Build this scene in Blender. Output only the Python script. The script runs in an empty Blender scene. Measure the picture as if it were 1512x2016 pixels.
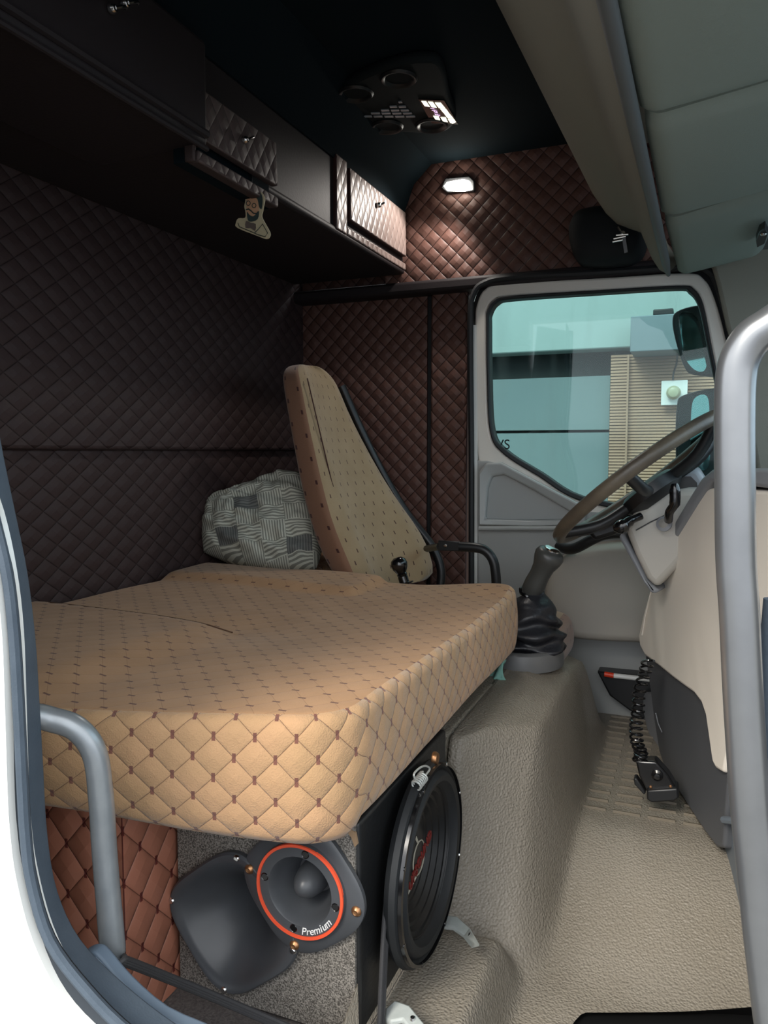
import bpy, bmesh, math, random
from mathutils import Vector, Matrix, noise
from math import sin, cos, pi, radians as R, atan2, sqrt
random.seed(4)
S = bpy.context.scene
C = S.collection
EYE = Vector((0.0, 0.0, 0.92)); YAW = R(22.34); PITCH = R(4.46); FPX = 1514.0
# ------------------------------------------------------------------ camera
cd = bpy.data.cameras.new('camera'); cam = bpy.data.objects.new('camera', cd); C.objects.link(cam)
cam.location = EYE; cam.rotation_euler = (pi/2 - PITCH, 0, YAW)
cd.sensor_fit = 'VERTICAL'; cd.sensor_height = 36.0; cd.lens = FPX/2016*36; cd.clip_start = 0.02
S.camera = cam
# ------------------------------------------------------------------ world
W = bpy.data.worlds.new('sky'); S.world = W; W.use_nodes = True
nt = W.node_tree; bg = nt.nodes['Background']
tc = nt.nodes.new('ShaderNodeTexCoord'); sp = nt.nodes.new('ShaderNodeSeparateXYZ'); cr = nt.nodes.new('ShaderNodeValToRGB')
nt.links.new(tc.outputs['Generated'], sp.inputs[0]); nt.links.new(sp.outputs['Z'], cr.inputs[0]); nt.links.new(cr.outputs[0], bg.inputs[0])
mr = cr.color_ramp; mr.elements[0].position = 0.0; mr.elements[0].color = (.26, .28, .32, 1)
mr.elements[1].position = 0.75; mr.elements[1].color = (1.0, 1.02, 1.05, 1)
e = mr.elements.new(0.04); e.color = (.86, .90, .95, 1)
bg.inputs[1].default_value = 2.5
# ------------------------------------------------------------------ sun (hazy, wide) coming in through the open door
sd = bpy.data.lights.new('sun', 'SUN'); so = bpy.data.objects.new('sun', sd); C.objects.link(so)
sd.energy = 3.0; sd.angle = R(24); sd.color = (1.0, .93, .82)
_to_sun = Vector((-.32, -1.0, .92))
so.rotation_euler = _to_sun.to_track_quat('Z', 'Y').to_euler()
# ------------------------------------------------------------------ exposure
vs = S.view_settings; vs.view_transform = 'Standard'; vs.look = 'None'; vs.gamma = 1; vs.use_curve_mapping = False
vs.exposure = 0.12
try:
    S.cycles.use_denoising = True; S.cycles.max_bounces = 8; S.cycles.diffuse_bounces = 5; S.cycles.transparent_max_bounces = 12
    S.cycles.sample_clamp_indirect = 6.0
except Exception: pass

# ================================================================== helpers
_rot = cam.rotation_euler.to_matrix()
def ray(px, py): return _rot @ Vector(((px-756)/FPX, (1008-py)/FPX, -1))
def at(px, py, X=None, Y=None, Z=None):
    d = ray(px, py)
    t = (X-EYE.x)/d.x if X is not None else (Y-EYE.y)/d.y if Y is not None else (Z-EYE.z)/d.z
    return EYE + d*t
def atp(px, py, p0, n):
    d = ray(px, py); return EYE + d*((Vector(p0)-EYE).dot(n)/d.dot(n))
def lin(c): 
    def f(x):
        x /= 255.0
        return x/12.92 if x <= .04045 else ((x+.055)/1.055)**2.4
    return (f(c[0]), f(c[1]), f(c[2]), 1)

def link(o, parent=None):
    C.objects.link(o)
    if parent is not None:
        o.parent = parent; o.matrix_parent_inverse = pmat(parent).inverted()
    return o
def pmat(o):
    m = o.matrix_basis.copy()
    if o.parent: m = pmat(o.parent) @ o.matrix_parent_inverse @ m
    return m
def tag(o, label=None, cat=None, group=None, kind=None):
    if label: o['label'] = label
    if cat: o['category'] = cat
    if group: o['group'] = group
    if kind: o['kind'] = kind
    return o
def thing(name, loc, label, cat, group=None):
    o = bpy.data.objects.new(name, None); o.location = loc; o.empty_display_size = .05
    C.objects.link(o); return tag(o, label, cat, group)
def obj(name, bm, m, parent=None, smooth=True, bevel=0, seg=2, auto=40):
    me = bpy.data.meshes.new(name)
    bmesh.ops.recalc_face_normals(bm, faces=bm.faces)
    c = Vector((0, 0, 0))
    if bm.verts:
        xs = [v.co for v in bm.verts]
        c = Vector(((min(v.x for v in xs)+max(v.x for v in xs))/2, (min(v.y for v in xs)+max(v.y for v in xs))/2, min(v.z for v in xs)))
        for v in bm.verts: v.co -= c
    bm.to_mesh(me); bm.free()
    for mm in (m if isinstance(m, (list, tuple)) else [m]): me.materials.append(mm)
    if smooth:
        for p in me.polygons: p.use_smooth = True
        if auto < 180:
            try: me.set_sharp_from_angle(angle=R(auto))
            except Exception: pass
    o = bpy.data.objects.new(name, me); o.location = c
    link(o, parent)
    if bevel:
        b = o.modifiers.new('bevel', 'BEVEL'); b.width = bevel; b.segments = seg; b.limit_method = 'ANGLE'; b.angle_limit = R(35)
    return o
def BM(): return bmesh.new()
def addbox(bm, lo, hi, M=None):
    vs_ = [bm.verts.new((x, y, z)) for x in (lo[0], hi[0]) for y in (lo[1], hi[1]) for z in (lo[2], hi[2])]
    if M is not None:
        for v in vs_: v.co = M @ v.co
    for f in ((0,1,3,2),(4,6,7,5),(0,4,5,1),(2,3,7,6),(0,2,6,4),(1,5,7,3)): bm.faces.new([vs_[i] for i in f])
    return bm
def box(lo, hi, M=None): return addbox(BM(), lo, hi, M)
def addprism(bm, pts, off):
    a = [bm.verts.new(p) for p in pts]; b = [bm.verts.new(Vector(p)+Vector(off)) for p in pts]
    n = len(pts); bm.faces.new(a); bm.faces.new(b[::-1])
    for i in range(n): bm.faces.new((a[i], a[(i+1) % n], b[(i+1) % n], b[i]))
    return bm
def prism(pts, off): return addprism(BM(), pts, off)
def addring(bm, outer, inner, off):
    off = Vector(off); n = len(outer)
    A = [bm.verts.new(p) for p in outer]; B = [bm.verts.new(p) for p in inner]
    A2 = [bm.verts.new(Vector(p)+off) for p in outer]; B2 = [bm.verts.new(Vector(p)+off) for p in inner]
    for i in range(n):
        j = (i+1) % n
        bm.faces.new((A[i], A[j], B[j], B[i])); bm.faces.new((A2[i], B2[i], B2[j], A2[j]))
        bm.faces.new((A[i], A2[i], A2[j], A[j])); bm.faces.new((B[i], B[j], B2[j], B2[i]))
    return bm
def spline(pts, n=8, closed=False):
    pts = [Vector(p) for p in pts]; out = []; N = len(pts)
    rng = N if closed else N-1
    for i in range(rng):
        p1, p2 = pts[i], pts[(i+1) % N]
        p0 = pts[i-1] if (closed or i > 0) else p1*2-p2
        p3 = pts[(i+2) % N] if (closed or i+2 < N) else p2*2-p1
        for k in range(n):
            t = k/n
            out.append(.5*((2*p1)+(p2-p0)*t+(2*p0-5*p1+4*p2-p3)*t*t+(3*p1-p0-3*p2+p3)*t**3))
    if not closed: out.append(pts[-1])
    return out
def addtube(bm, pts, r, seg=12, closed=False, cap=True, flat=1.0, up=None):
    pts = [Vector(p) for p in pts]; N = len(pts); rings = []
    rr = r if isinstance(r, (list, tuple)) else [r]*N
    prev = None
    for i, p in enumerate(pts):
        if closed: t = pts[(i+1) % N]-pts[i-1]
        else: t = pts[min(i+1, N-1)]-pts[max(i-1, 0)]
        t.normalize()
        if prev is None:
            a = Vector(up) if up else (Vector((0, 0, 1)) if abs(t.z) < .9 else Vector((1, 0, 0)))
            u = (a - t*a.dot(t)).normalized()
        else: u = (prev - t*prev.dot(t)).normalized()
        prev = u; v = t.cross(u)
        rings.append([bm.verts.new(p + u*cos(2*pi*k/seg)*rr[i] + v*sin(2*pi*k/seg)*rr[i]*flat) for k in range(seg)])
    for i in range(N if closed else N-1):
        A, B = rings[i], rings[(i+1) % N]
        for k in range(seg): bm.faces.new((A[k], A[(k+1) % seg], B[(k+1) % seg], B[k]))
    if cap and not closed:
        bm.faces.new(rings[0][::-1]); bm.faces.new(rings[-1])
    return bm
def tube(pts, r, seg=12, **k): return addtube(BM(), pts, r, seg, **k)
def frame(o, z, x=None):
    z = Vector(z).normalized(); x = Vector(x) if x is not None else (Vector((1, 0, 0)) if abs(z.x) < .9 else Vector((0, 1, 0)))
    x = (x - z*x.dot(z)).normalized(); y = z.cross(x)
    m = Matrix.Identity(4)
    for i in range(3): m[i][0], m[i][1], m[i][2], m[i][3] = x[i], y[i], z[i], o[i]
    return m
def addlathe(bm, prof, M, seg=32, mod=None):
    rings = []
    for (r, h) in prof:
        if r < 1e-6: rings.append([bm.verts.new(M @ Vector((0, 0, h)))])
        else:
            ring = []
            for k in range(seg):
                a = 2*pi*k/seg; q = r*(mod(a, r, h) if mod else 1)
                ring.append(bm.verts.new(M @ Vector((q*cos(a), q*sin(a), h))))
            rings.append(ring)
    for A, B in zip(rings, rings[1:]):
        for k in range(seg):
            a, b = A[k % len(A)], A[(k+1) % len(A)]; c, d = B[(k+1) % len(B)], B[k % len(B)]
            f = [v for i, v in enumerate((a, b, c, d)) if v not in (a, b, c, d)[:i]]
            if len(f) > 2:
                try: bm.faces.new(f)
                except ValueError: pass
    return bm
def lathe(prof, M, seg=32, mod=None): return addlathe(BM(), prof, M, seg, mod)
def text(name, body, M, size, m, parent, depth=.0006, shear=0, align='CENTER'):
    cu = bpy.data.curves.new(name, 'FONT'); cu.body = body; cu.size = size; cu.extrude = depth; cu.align_x = align; cu.align_y = 'CENTER'; cu.shear = shear
    tmp = bpy.data.objects.new(name, cu); C.objects.link(tmp)
    bpy.context.view_layer.update()
    me = bpy.data.meshes.new_from_object(tmp.evaluated_get(bpy.context.evaluated_depsgraph_get()))
    bpy.data.objects.remove(tmp)
    me.transform(M); me.materials.clear(); me.materials.append(m)
    o = bpy.data.objects.new(name, me); link(o, parent); return o
def sheet(P, nu, nv, thick=None, uv=None, wrapn=None):
    """grid surface P(s,t) for s,t in 0..1 -> bmesh with uv(s,t) in metres"""
    bm = BM(); L = bm.loops.layers.uv.new('UVMap'); g = []
    for j in range(nv+1): g.append([bm.verts.new(P(i/nu, j/nv)) for i in range(nu+1)])
    for j in range(nv):
        for i in range(nu):
            f = bm.faces.new((g[j][i], g[j][i+1], g[j+1][i+1], g[j+1][i]))
            for l, (a, b) in zip(f.loops, ((i, j), (i+1, j), (i+1, j+1), (i, j+1))):
                l[L].uv = uv(a/nu, b/nv) if uv else (a/nu, b/nv)
    if thick:
        off = Vector(thick); edge = []
        g2 = [[bm.verts.new(v.co+off) for v in row] for row in g]
        for j in range(nv):
            for i in range(nu):
                f = bm.faces.new((g2[j][i], g2[j+1][i], g2[j+1][i+1], g2[j][i+1]))
        per = [(0, i) for i in range(nu)]+[(j, nu) for j in range(nv)]+[(nv, i) for i in range(nu, 0, -1)]+[(j, 0) for j in range(nv, 0, -1)]
        for k in range(len(per)):
            a, b = per[k], per[(k+1) % len(per)]
            bm.faces.new((g[a[0]][a[1]], g2[a[0]][a[1]], g2[b[0]][b[1]], g[b[0]][b[1]]))
    return bm
def quad_sheet(a, b, c, d, thick, nu=2, nv=2):
    """a->b along u, a->d along v; uv in metres"""
    a, b, c, d = map(Vector, (a, b, c, d)); wu = (b-a).length; wv = (d-a).length
    return sheet(lambda s, t: (a*(1-s)+b*s)*(1-t)+(d*(1-s)+c*s)*t, nu, nv, thick, lambda s, t: (s*wu, t*wv))
def poly_sheet(pts, off, U, V, org=None):
    """polygon plate with planar uv in metres"""
    bm = prism(pts, off); L = bm.loops.layers.uv.new('UVMap'); o = Vector(org if org is not None else pts[0]); U = Vector(U); V = Vector(V)
    for f in bm.faces:
        for l in f.loops: l[L].uv = ((l.vert.co-o).dot(U), (l.vert.co-o).dot(V))
    return bm
def sm(x): x = max(0., min(1., x)); return x*x*(3-2*x)

# ================================================================== materials
class NT:
    def __init__(s, name):
        s.m = bpy.data.materials.new(name); s.m.use_nodes = True; s.t = s.m.node_tree; s.b = s.t.nodes['Principled BSDF']
    def n(s, typ, **k):
        nd = s.t.nodes.new(typ)
        for a, b in k.items(): setattr(nd, a, b)
        return nd
    def l(s, a, b): s.t.links.new(a, b)
    def math(s, op, a, b=None, c=None):
        nd = s.n('ShaderNodeMath', operation=op)
        for i, v in enumerate((a, b, c)):
            if v is None: continue
            if isinstance(v, (int, float)): nd.inputs[i].default_value = v
            else: s.l(v, nd.inputs[i])
        return nd.outputs[0]
    def mix(s, f, a, b):
        nd = s.n('ShaderNodeMix', data_type='RGBA')
        for i, v in ((0, f), (6, a), (7, b)):
            if isinstance(v, (int, float)): nd.inputs[i].default_value = v
            elif isinstance(v, (tuple, list)): nd.inputs[i].default_value = v
            else: s.l(v, nd.inputs[i])
        return nd.outputs[2]
def mat(name, c, rough=.5, metal=0, spec=.5, var=None, vscale=8, bump=None, emit=None, est=0, sheen=0, coat=0):
    """var=(colour2, amount); bump=(kind, scale, strength, distance)"""
    k = NT(name); b = k.b
    b.inputs['Base Color'].default_value = lin(c); b.inputs['Roughness'].default_value = rough; b.inputs['Metallic'].default_value = metal
    b.inputs['Specular IOR Level'].default_value = spec
    if sheen: b.inputs['Sheen Weight'].default_value = sheen; b.inputs['Sheen Roughness'].default_value = .4
    if coat: b.inputs['Coat Weight'].default_value = coat; b.inputs['Coat Roughness'].default_value = .15
    co = k.n('ShaderNodeTexCoord').outputs['Object']
    if var:
        no = k.n('ShaderNodeTexNoise'); no.inputs['Scale'].default_value = vscale; no.inputs['Detail'].default_value = 5; k.l(co, no.inputs[0])
        rp = k.n('ShaderNodeValToRGB'); rp.color_ramp.elements[0].position = .5-var[1]/2; rp.color_ramp.elements[1].position = .5+var[1]/2
        rp.color_ramp.elements[0].color = lin(c); rp.color_ramp.elements[1].color = lin(var[0])
        k.l(no.outputs[0], rp.inputs[0]); k.l(rp.outputs[0], b.inputs['Base Color'])
    if bump:
        if bump[0] == 'voronoi':
            t = k.n('ShaderNodeTexVoronoi', feature='SMOOTH_F1'); o = t.outputs['Distance']
        else:
            t = k.n('ShaderNodeTexNoise'); o = t.outputs[0]; t.inputs['Detail'].default_value = 3
        t.inputs['Scale'].default_value = bump[1]; k.l(co, t.inputs[0])
        bp = k.n('ShaderNodeBump'); bp.inputs['Strength'].default_value = bump[2]; bp.inputs['Distance'].default_value = bump[3]
        k.l(o, bp.inputs['Height']); k.l(bp.outputs[0], b.inputs['Normal'])
    if emit:
        b.inputs['Emission Color'].default_value = lin(emit); b.inputs['Emission Strength'].default_value = est
    return k.m
def quilt(name, c, thread, cu, cv, mark=None, markcol=None, lines=.018, puff=.5, dist=.006, rough=.5, sheen=0, fuzz=None, threadmix=.8, var=None, spec=.5):
    k = NT(name); b = k.b
    uvn = k.n('ShaderNodeUVMap'); sp_ = k.n('ShaderNodeSeparateXYZ'); k.l(uvn.outputs[0], sp_.inputs[0])
    u = k.math('DIVIDE', sp_.outputs[0], cu); v = k.math('DIVIDE', sp_.outputs[1], cv)
    p = k.math('PINGPONG', k.math('ADD', u, v), .5); q = k.math('PINGPONG', k.math('SUBTRACT', u, v), .5)
    d = k.math('MINIMUM', p, q)
    col = lin(c)
    if var:
        no = k.n('ShaderNodeTexNoise'); no.inputs['Scale'].default_value = 9; no.inputs['Detail'].default_value = 4
        k.l(k.n('ShaderNodeTexCoord').outputs['Object'], no.inputs[0])
        rp = k.n('ShaderNodeValToRGB'); rp.color_ramp.elements[0].position = .35; rp.color_ramp.elements[1].position = .65
        rp.color_ramp.elements[0].color = col; rp.color_ramp.elements[1].color = lin(var); k.l(no.outputs[0], rp.inputs[0]); col = rp.outputs[0]
    if lines:
        f = k.math('MULTIPLY', k.math('LESS_THAN', d, lines), threadmix); col = k.mix(f, col, lin(thread))
    if mark:
        du = k.math('MULTIPLY', k.math('PINGPONG', u, .5), cu); dv = k.math('MULTIPLY', k.math('PINGPONG', v, .5), cv)
        A = k.math('MULTIPLY', k.math('LESS_THAN', du, mark[0]/2), k.math('LESS_THAN', dv, mark[1]/2))
        du2 = k.math('MULTIPLY', k.math('PINGPONG', k.math('ADD', u, .5), .5), cu); dv2 = k.math('MULTIPLY', k.math('PINGPONG', k.math('ADD', v, .5), .5), cv)
        B = k.math('MULTIPLY', k.math('LESS_THAN', du2, mark[0]/2), k.math('LESS_THAN', dv2, mark[1]/2))
        col = k.mix(k.math('MAXIMUM', A, B), col, lin(markcol))
    if isinstance(col, tuple): b.inputs['Base Color'].default_value = col
    else: k.l(col, b.inputs['Base Color'])
    b.inputs['Roughness'].default_value = rough; b.inputs['Specular IOR Level'].default_value = spec
    if sheen: b.inputs['Sheen Weight'].default_value = sheen; b.inputs['Sheen Roughness'].default_value = .5
    if puff:
        h = k.math('POWER', k.math('MULTIPLY', k.math('MULTIPLY', p, q), 4), .36)
        bp = k.n('ShaderNodeBump'); bp.inputs['Strength'].default_value = puff; bp.inputs['Distance'].default_value = dist
        k.l(h, bp.inputs['Height']); out = bp.outputs[0]
    else: out = None
    if fuzz:
        no = k.n('ShaderNodeTexNoise'); no.inputs['Scale'].default_value = fuzz[0]; no.inputs['Detail'].default_value = 3
        k.l(k.n('ShaderNodeTexCoord').outputs['Object'], no.inputs[0])
        b2 = k.n('ShaderNodeBump'); b2.inputs['Strength'].default_value = fuzz[1]; b2.inputs['Distance'].default_value = .002
        k.l(no.outputs[0], b2.inputs['Height'])
        if out: k.l(out, b2.inputs['Normal'])
        out = b2.outputs[0]
    if out: k.l(out, b.inputs['Normal'])
    return k.m
def glass(name, tint, gl=.08, haze=0, hazecol=(200, 220, 215)):
    k = NT(name); t = k.t; t.nodes.remove(k.b)
    tr = k.n('ShaderNodeBsdfTransparent'); tr.inputs[0].default_value = tint
    g = k.n('ShaderNodeBsdfGlossy'); g.inputs['Roughness'].default_value = .02
    mx = k.n('ShaderNodeMixShader'); mx.inputs[0].default_value = gl
    k.l(tr.outputs[0], mx.inputs[1]); k.l(g.outputs[0], mx.inputs[2]); out = mx.outputs[0]
    if haze:
        df = k.n('ShaderNodeBsdfDiffuse'); df.inputs[0].default_value = lin(hazecol)
        no = k.n('ShaderNodeTexNoise'); no.inputs['Scale'].default_value = 3; no.inputs['Detail'].default_value = 6
        mp = k.n('ShaderNodeMapping'); mp.inputs['Scale'].default_value = (5, 1, .8); k.l(k.n('ShaderNodeTexCoord').outputs['Object'], mp.inputs[0]); k.l(mp.outputs[0], no.inputs[0])
        rp = k.n('ShaderNodeValToRGB'); rp.color_ramp.elements[0].position = .5; rp.color_ramp.elements[1].position = .75
        rp.color_ramp.elements[0].color = (0, 0, 0, 1); rp.color_ramp.elements[1].color = (haze,)*3+(1,); k.l(no.outputs[0], rp.inputs[0])
        m2 = k.n('ShaderNodeMixShader'); k.l(rp.outputs[0], m2.inputs[0]); k.l(out, m2.inputs[1]); k.l(df.outputs[0], m2.inputs[2]); out = m2.outputs[0]
    k.l(out, t.nodes['Material Output'].inputs[0])
    return k.m

BED = quilt('tan velour quilted', (188, 149, 112), (120, 82, 58), .0605, .056, (.0055, .0125), (118, 78, 66), lines=.011, puff=.62, dist=.009, rough=.85, sheen=.25, fuzz=(420, .6), threadmix=.75, var=(175, 141, 104), spec=.2)
BEDTOP = quilt('tan velour woven', (178, 139, 103), (120, 84, 60), .0605, .056, (.0045, .0135), (104, 72, 60), lines=.010, puff=.2, dist=.004, rough=.85, sheen=.12, fuzz=(300, .25), threadmix=.5, var=(168, 130, 95), spec=.2)
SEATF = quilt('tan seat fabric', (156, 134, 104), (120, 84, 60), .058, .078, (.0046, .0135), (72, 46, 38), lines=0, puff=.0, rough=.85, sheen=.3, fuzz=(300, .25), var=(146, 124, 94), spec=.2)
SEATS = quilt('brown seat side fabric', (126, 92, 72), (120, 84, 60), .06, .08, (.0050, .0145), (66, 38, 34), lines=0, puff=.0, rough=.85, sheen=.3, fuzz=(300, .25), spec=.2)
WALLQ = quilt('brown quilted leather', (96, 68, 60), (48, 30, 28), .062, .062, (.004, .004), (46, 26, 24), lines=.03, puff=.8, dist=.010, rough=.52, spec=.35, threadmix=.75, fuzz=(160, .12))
WALLD = quilt('shade tone brown quilted leather', (60, 46, 45), (32, 24, 24), .085, .060, None, None, lines=.03, puff=.7, dist=.010, rough=.6, spec=.3, threadmix=.6, fuzz=(160, .12))  # brown wall leather with the back wall's shade put into the colour
BOXQ = quilt('red brown quilted leather', (168, 110, 88), (100, 58, 46), .078, .086, (.0065, .016), (92, 36, 30), lines=.012, puff=.7, dist=.014, rough=.5, threadmix=.6, fuzz=(220, .15))
LEATH = mat('plain brown leather', (40, 35, 37), .6, spec=.3, bump=('noise', 130, .2, .002))
CEIL = mat('black headliner felt', (17, 27, 32), .95, bump=('noise', 300, .3, .001), spec=.1)
CARPET = mat('grey marl carpet', (146, 141, 134), 1, var=((78, 75, 71), .22), vscale=420, bump=('noise', 320, .8, .003), spec=.05)
FLOORC = mat('grey floor carpet', (120, 114, 112), 1, var=((92, 88, 86), .4), vscale=220, bump=('noise', 420, .7, .002), spec=.05)
MAT_ = mat('grained taupe vinyl', (140, 134, 124), .45, var=((126, 119, 107), .5), vscale=3.5, bump=('voronoi', 215, .85, .0035), spec=.45)
TREAD = mat('ribbed taupe vinyl', (112, 103, 88), .4, bump=('voronoi', 260, .35, .0015))
BLK = mat('black plastic', (26, 27, 29), .38)
BLKG = mat('glossy black plastic', (14, 14, 16), .16, coat=.4)
RUB = mat('black rubber', (24, 27, 30), .6, bump=('noise', 200, .2, .001))
VINYL = mat('black painted wood', (30, 31, 32), .42, bump=('noise', 90, .35, .002))
SEAL = mat('blue grey door seal', (74, 86, 98), .7, bump=('noise', 350, .35, .001), var=((60, 72, 84), .5), vscale=20)
SEALD = mat('dark door seal', (34, 42, 50), .65)
SILL = mat('blue grey sill plastic', (92, 108, 124), .5, bump=('noise', 400, .15, .001))
WHITE = mat('white cab paint', (228, 230, 226), .25, coat=.4)
FRAMEP = mat('pale greige door paint', (232, 226, 216), .35, coat=.2)
ALU = mat('silver painted steel tube', (146, 148, 150), .3, metal=.75, var=((136, 138, 140), .5), vscale=30)
STEELG = mat('grey painted steel tube', (158, 163, 166), .34, metal=.5, var=((140, 146, 150), .5), vscale=30)
CHROME = mat('chrome', (215, 215, 215), .12, metal=1)
SCREW = mat('worn brass screw', (176, 130, 92), .35, metal=.9)
DOORP = mat('grey door plastic', (164, 166, 164), .45, bump=('voronoi', 420, .15, .001))
DOORF = mat('taupe door fabric', (168, 162, 152), .75, bump=('noise', 400, .2, .001))
DASH = mat('light grey dash plastic', (244, 236, 224), .5, bump=('voronoi', 500, .12, .001))
DASHG = mat('mid grey dash trim', (140, 143, 148), .45)
DASHD = mat('dark grey dash plastic', (82, 84, 88), .5, bump=('voronoi', 500, .15, .001))
KICK = mat('blue grey kick panel plastic', (108, 118, 128), .45)
HEADL = mat('grey green headliner fabric', (140, 149, 141), .9, bump=('noise', 420, .4, .001), spec=.15)
HEADC = mat('taupe console trim fabric', (140, 137, 126), .85, bump=('noise', 420, .3, .001), spec=.2)
HEADB = mat('grey console rail', (92, 94, 94), .6)
WHEEL = mat('worn leather wheel rim', (98, 88, 74), .38, var=((74, 66, 58), .4), vscale=14, bump=('voronoi', 260, .3, .001))
HORN = mat('matte black horn plastic', (74, 77, 82), .36, var=((62, 64, 67), .6), vscale=12)
ORANGE = mat('orange ring plastic', (226, 84, 52), .4)
WPRINT = mat('white print', (235, 235, 235), .5)
RPRINT = mat('red print', (112, 34, 30), .45)
CONE = mat('black paper cone', (20, 21, 23), .4, bump=('noise', 60, .2, .002))
CAPG = mat('grey dust cap', (44, 44, 43), .5)
SILVL = mat('silver line print', (170, 165, 150), .4)
CORD = mat('black braided cord', (56, 56, 58), .7, bump=('noise', 500, .6, .001))
WIRE = mat('pale wire', (205, 208, 204), .35, metal=.4)
KNOB = mat('grey gear knob plastic', (66, 66, 64), .36)
BOOT = mat('black leather boot', (34, 35, 40), .4, bump=('noise', 130, .35, .003))
BASEP = mat('grey shifter base plastic', (104, 105, 106), .42)
TEAL = mat('teal microfibre cloth', (128, 176, 166), .95, bump=('noise', 200, .5, .002))
CLAMP = mat('pale grey metal bracket', (186, 192, 190), .45, var=((160, 168, 166), .4), vscale=25)
CARD = mat('cream card', (190, 178, 146), .8)
INK = mat('dark green ink', (44, 58, 56), .8)
SKIN = mat('peach print', (196, 152, 118), .8)
REDP = mat('red reflector plastic', (225, 66, 36), .35)
WPL = mat('white plastic', (225, 225, 222), .4)
GAR = mat('pale painted render', (152, 170, 168), .7, var=((138, 156, 152), .5), vscale=1.2, bump=('noise', 40, .1, .004))
GAR2 = mat('grey garage door paint', (112, 128, 128), .6, var=((102, 118, 120), .5), vscale=1.0)
DARKG = mat('dark gap', (22, 30, 30), .8)
METER = mat('blue grey meter box paint', (110, 124, 130), .6, var=((100, 116, 120), .5), vscale=4)
BLIND = mat('beige slatted cladding', (166, 132, 108), .7, var=((146, 114, 92), .4), vscale=3)
GROUND = mat('concrete yard', (112, 112, 110), .9, var=((96, 96, 94), .5), vscale=2)
MIR = mat('mirror glass', (130, 150, 148), .03, metal=1)
BULB = mat('dusty bulb glass', (168, 168, 140), .3)
SIDEG = glass('teal tinted side glass', (.68, .84, .84, 1), .025, haze=.06)
WINDG = glass('blue tinted windscreen glass', (.84, .95, 1.0, 1), .04)
LAMP = mat('lit lamp lens', (255, 255, 255), .4, emit=(255, 252, 240), est=28)
KEYLIT = mat('lit display key', (250, 246, 225), .4, emit=(255, 248, 225), est=1.3)
DIGLIT = mat('lit display digit', (240, 200, 240), .4, emit=(245, 205, 250), est=1.0)

# ================================================================== setting
RX, FY, NY = -1.53, 2.80, .72
ZC = 1.965
def struct(o): o['kind'] = 'structure'; return o
# rear wall: quilted leather, upper half a little proud of the lower half
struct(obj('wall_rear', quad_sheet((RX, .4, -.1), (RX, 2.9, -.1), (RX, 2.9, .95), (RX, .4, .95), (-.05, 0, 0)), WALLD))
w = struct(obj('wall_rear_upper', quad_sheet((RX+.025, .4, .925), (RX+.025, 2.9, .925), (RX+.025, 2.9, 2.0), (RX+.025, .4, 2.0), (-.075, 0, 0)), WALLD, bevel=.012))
# driver side wall: lower quilted part with a sewn vertical fold, then the wall over the door
xe = at(921, 900, Y=FY).x; xf = at(846, 900, Y=FY).x
struct(obj('wall_far', quad_sheet((RX-.05, FY, -.1), (xf-.012, FY, -.1), (xf-.012, FY, 1.62), (RX-.05, FY, 1.62), (0, .05, 0)), WALLQ))
struct(obj('wall_far_backing', box((RX-.05, FY+.045, -.1), (.9, FY+.09, .2)), RUB)); struct(obj('wall_far_seam', box((xf-.02, FY+.01, -.1), (xf+.012, FY+.05, 1.62)), RUB))
struct(obj('wall_far_strip', quad_sheet((xf+.006, FY-.015, -.1), (xe, FY-.015, -.1), (xe, FY-.015, 1.6), (xf+.006, FY-.015, 1.6), (0, .06, 0)), WALLQ, bevel=.01))
zb = at(1000, 552, Y=2.74).z
struct(obj('wall_far_upper', quad_sheet((-1.12, 2.74, zb+.02), (.75, 2.74, zb+.02), (.75, 2.74, ZC+.02), (-1.12, 2.74, ZC+.02), (0, .12, 0)), WALLQ))
bm = box((RX, 2.725, zb-.02), (.25, 2.86, zb+.025)); struct(obj('trim_1', bm, LEATH, bevel=.012))
struct(obj('ceiling', box((RX-.1, .2, ZC), (.9, 3.0, ZC+.06)), CEIL))
struct(obj('wall_floor_under', box((RX-.1, .5, -.42), (.9, 2.9, -.36)), RUB))
S.objects['wall_floor_under'].name = 'floor_under'
# headliner panel seam over the lamp
# ---- near side of the cab: painted door aperture with seal
bp_in = [(-60, -500), (-40, 200), (-38, 700), (-14, 860), (14, 1000), (40, 1130), (56, 1260), (64, 1380), (72, 1520), (80, 1650), (100, 1765), (146, 1860), (230, 1945), (340, 2030), (480, 2110), (700, 2190)]
bp_mid = [(-100, -500), (-80, 200), (-76, 700), (-46, 880), (-14, 1010), (14, 1130), (28, 1250), (37, 1400), (44, 1540), (50, 1640), (62, 1735), (98, 1852), (170, 1950), (262, 2040), (400, 2130), (640, 2230)]
bp_out = [(-150, -500), (-120, 200), (-116, 700), (-80, 880), (-36, 1010), (-10, 1130), (4, 1250), (10, 1400), (15, 1560), (20, 1640), (32, 1730), (64, 1850), (120, 1960), (205, 2050), (340, 2150), (600, 2260)]
bp_far = [(-420, -500), (-420, 200), (-420, 700), (-420, 880), (-420, 1010), (-420, 1130), (-420, 1250), (-420, 1400), (-420, 1560), (-420, 1640), (-420, 1720), (-400, 1950), (-300, 2150), (-100, 2300), (200, 2420), (560, 2500)]
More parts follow.
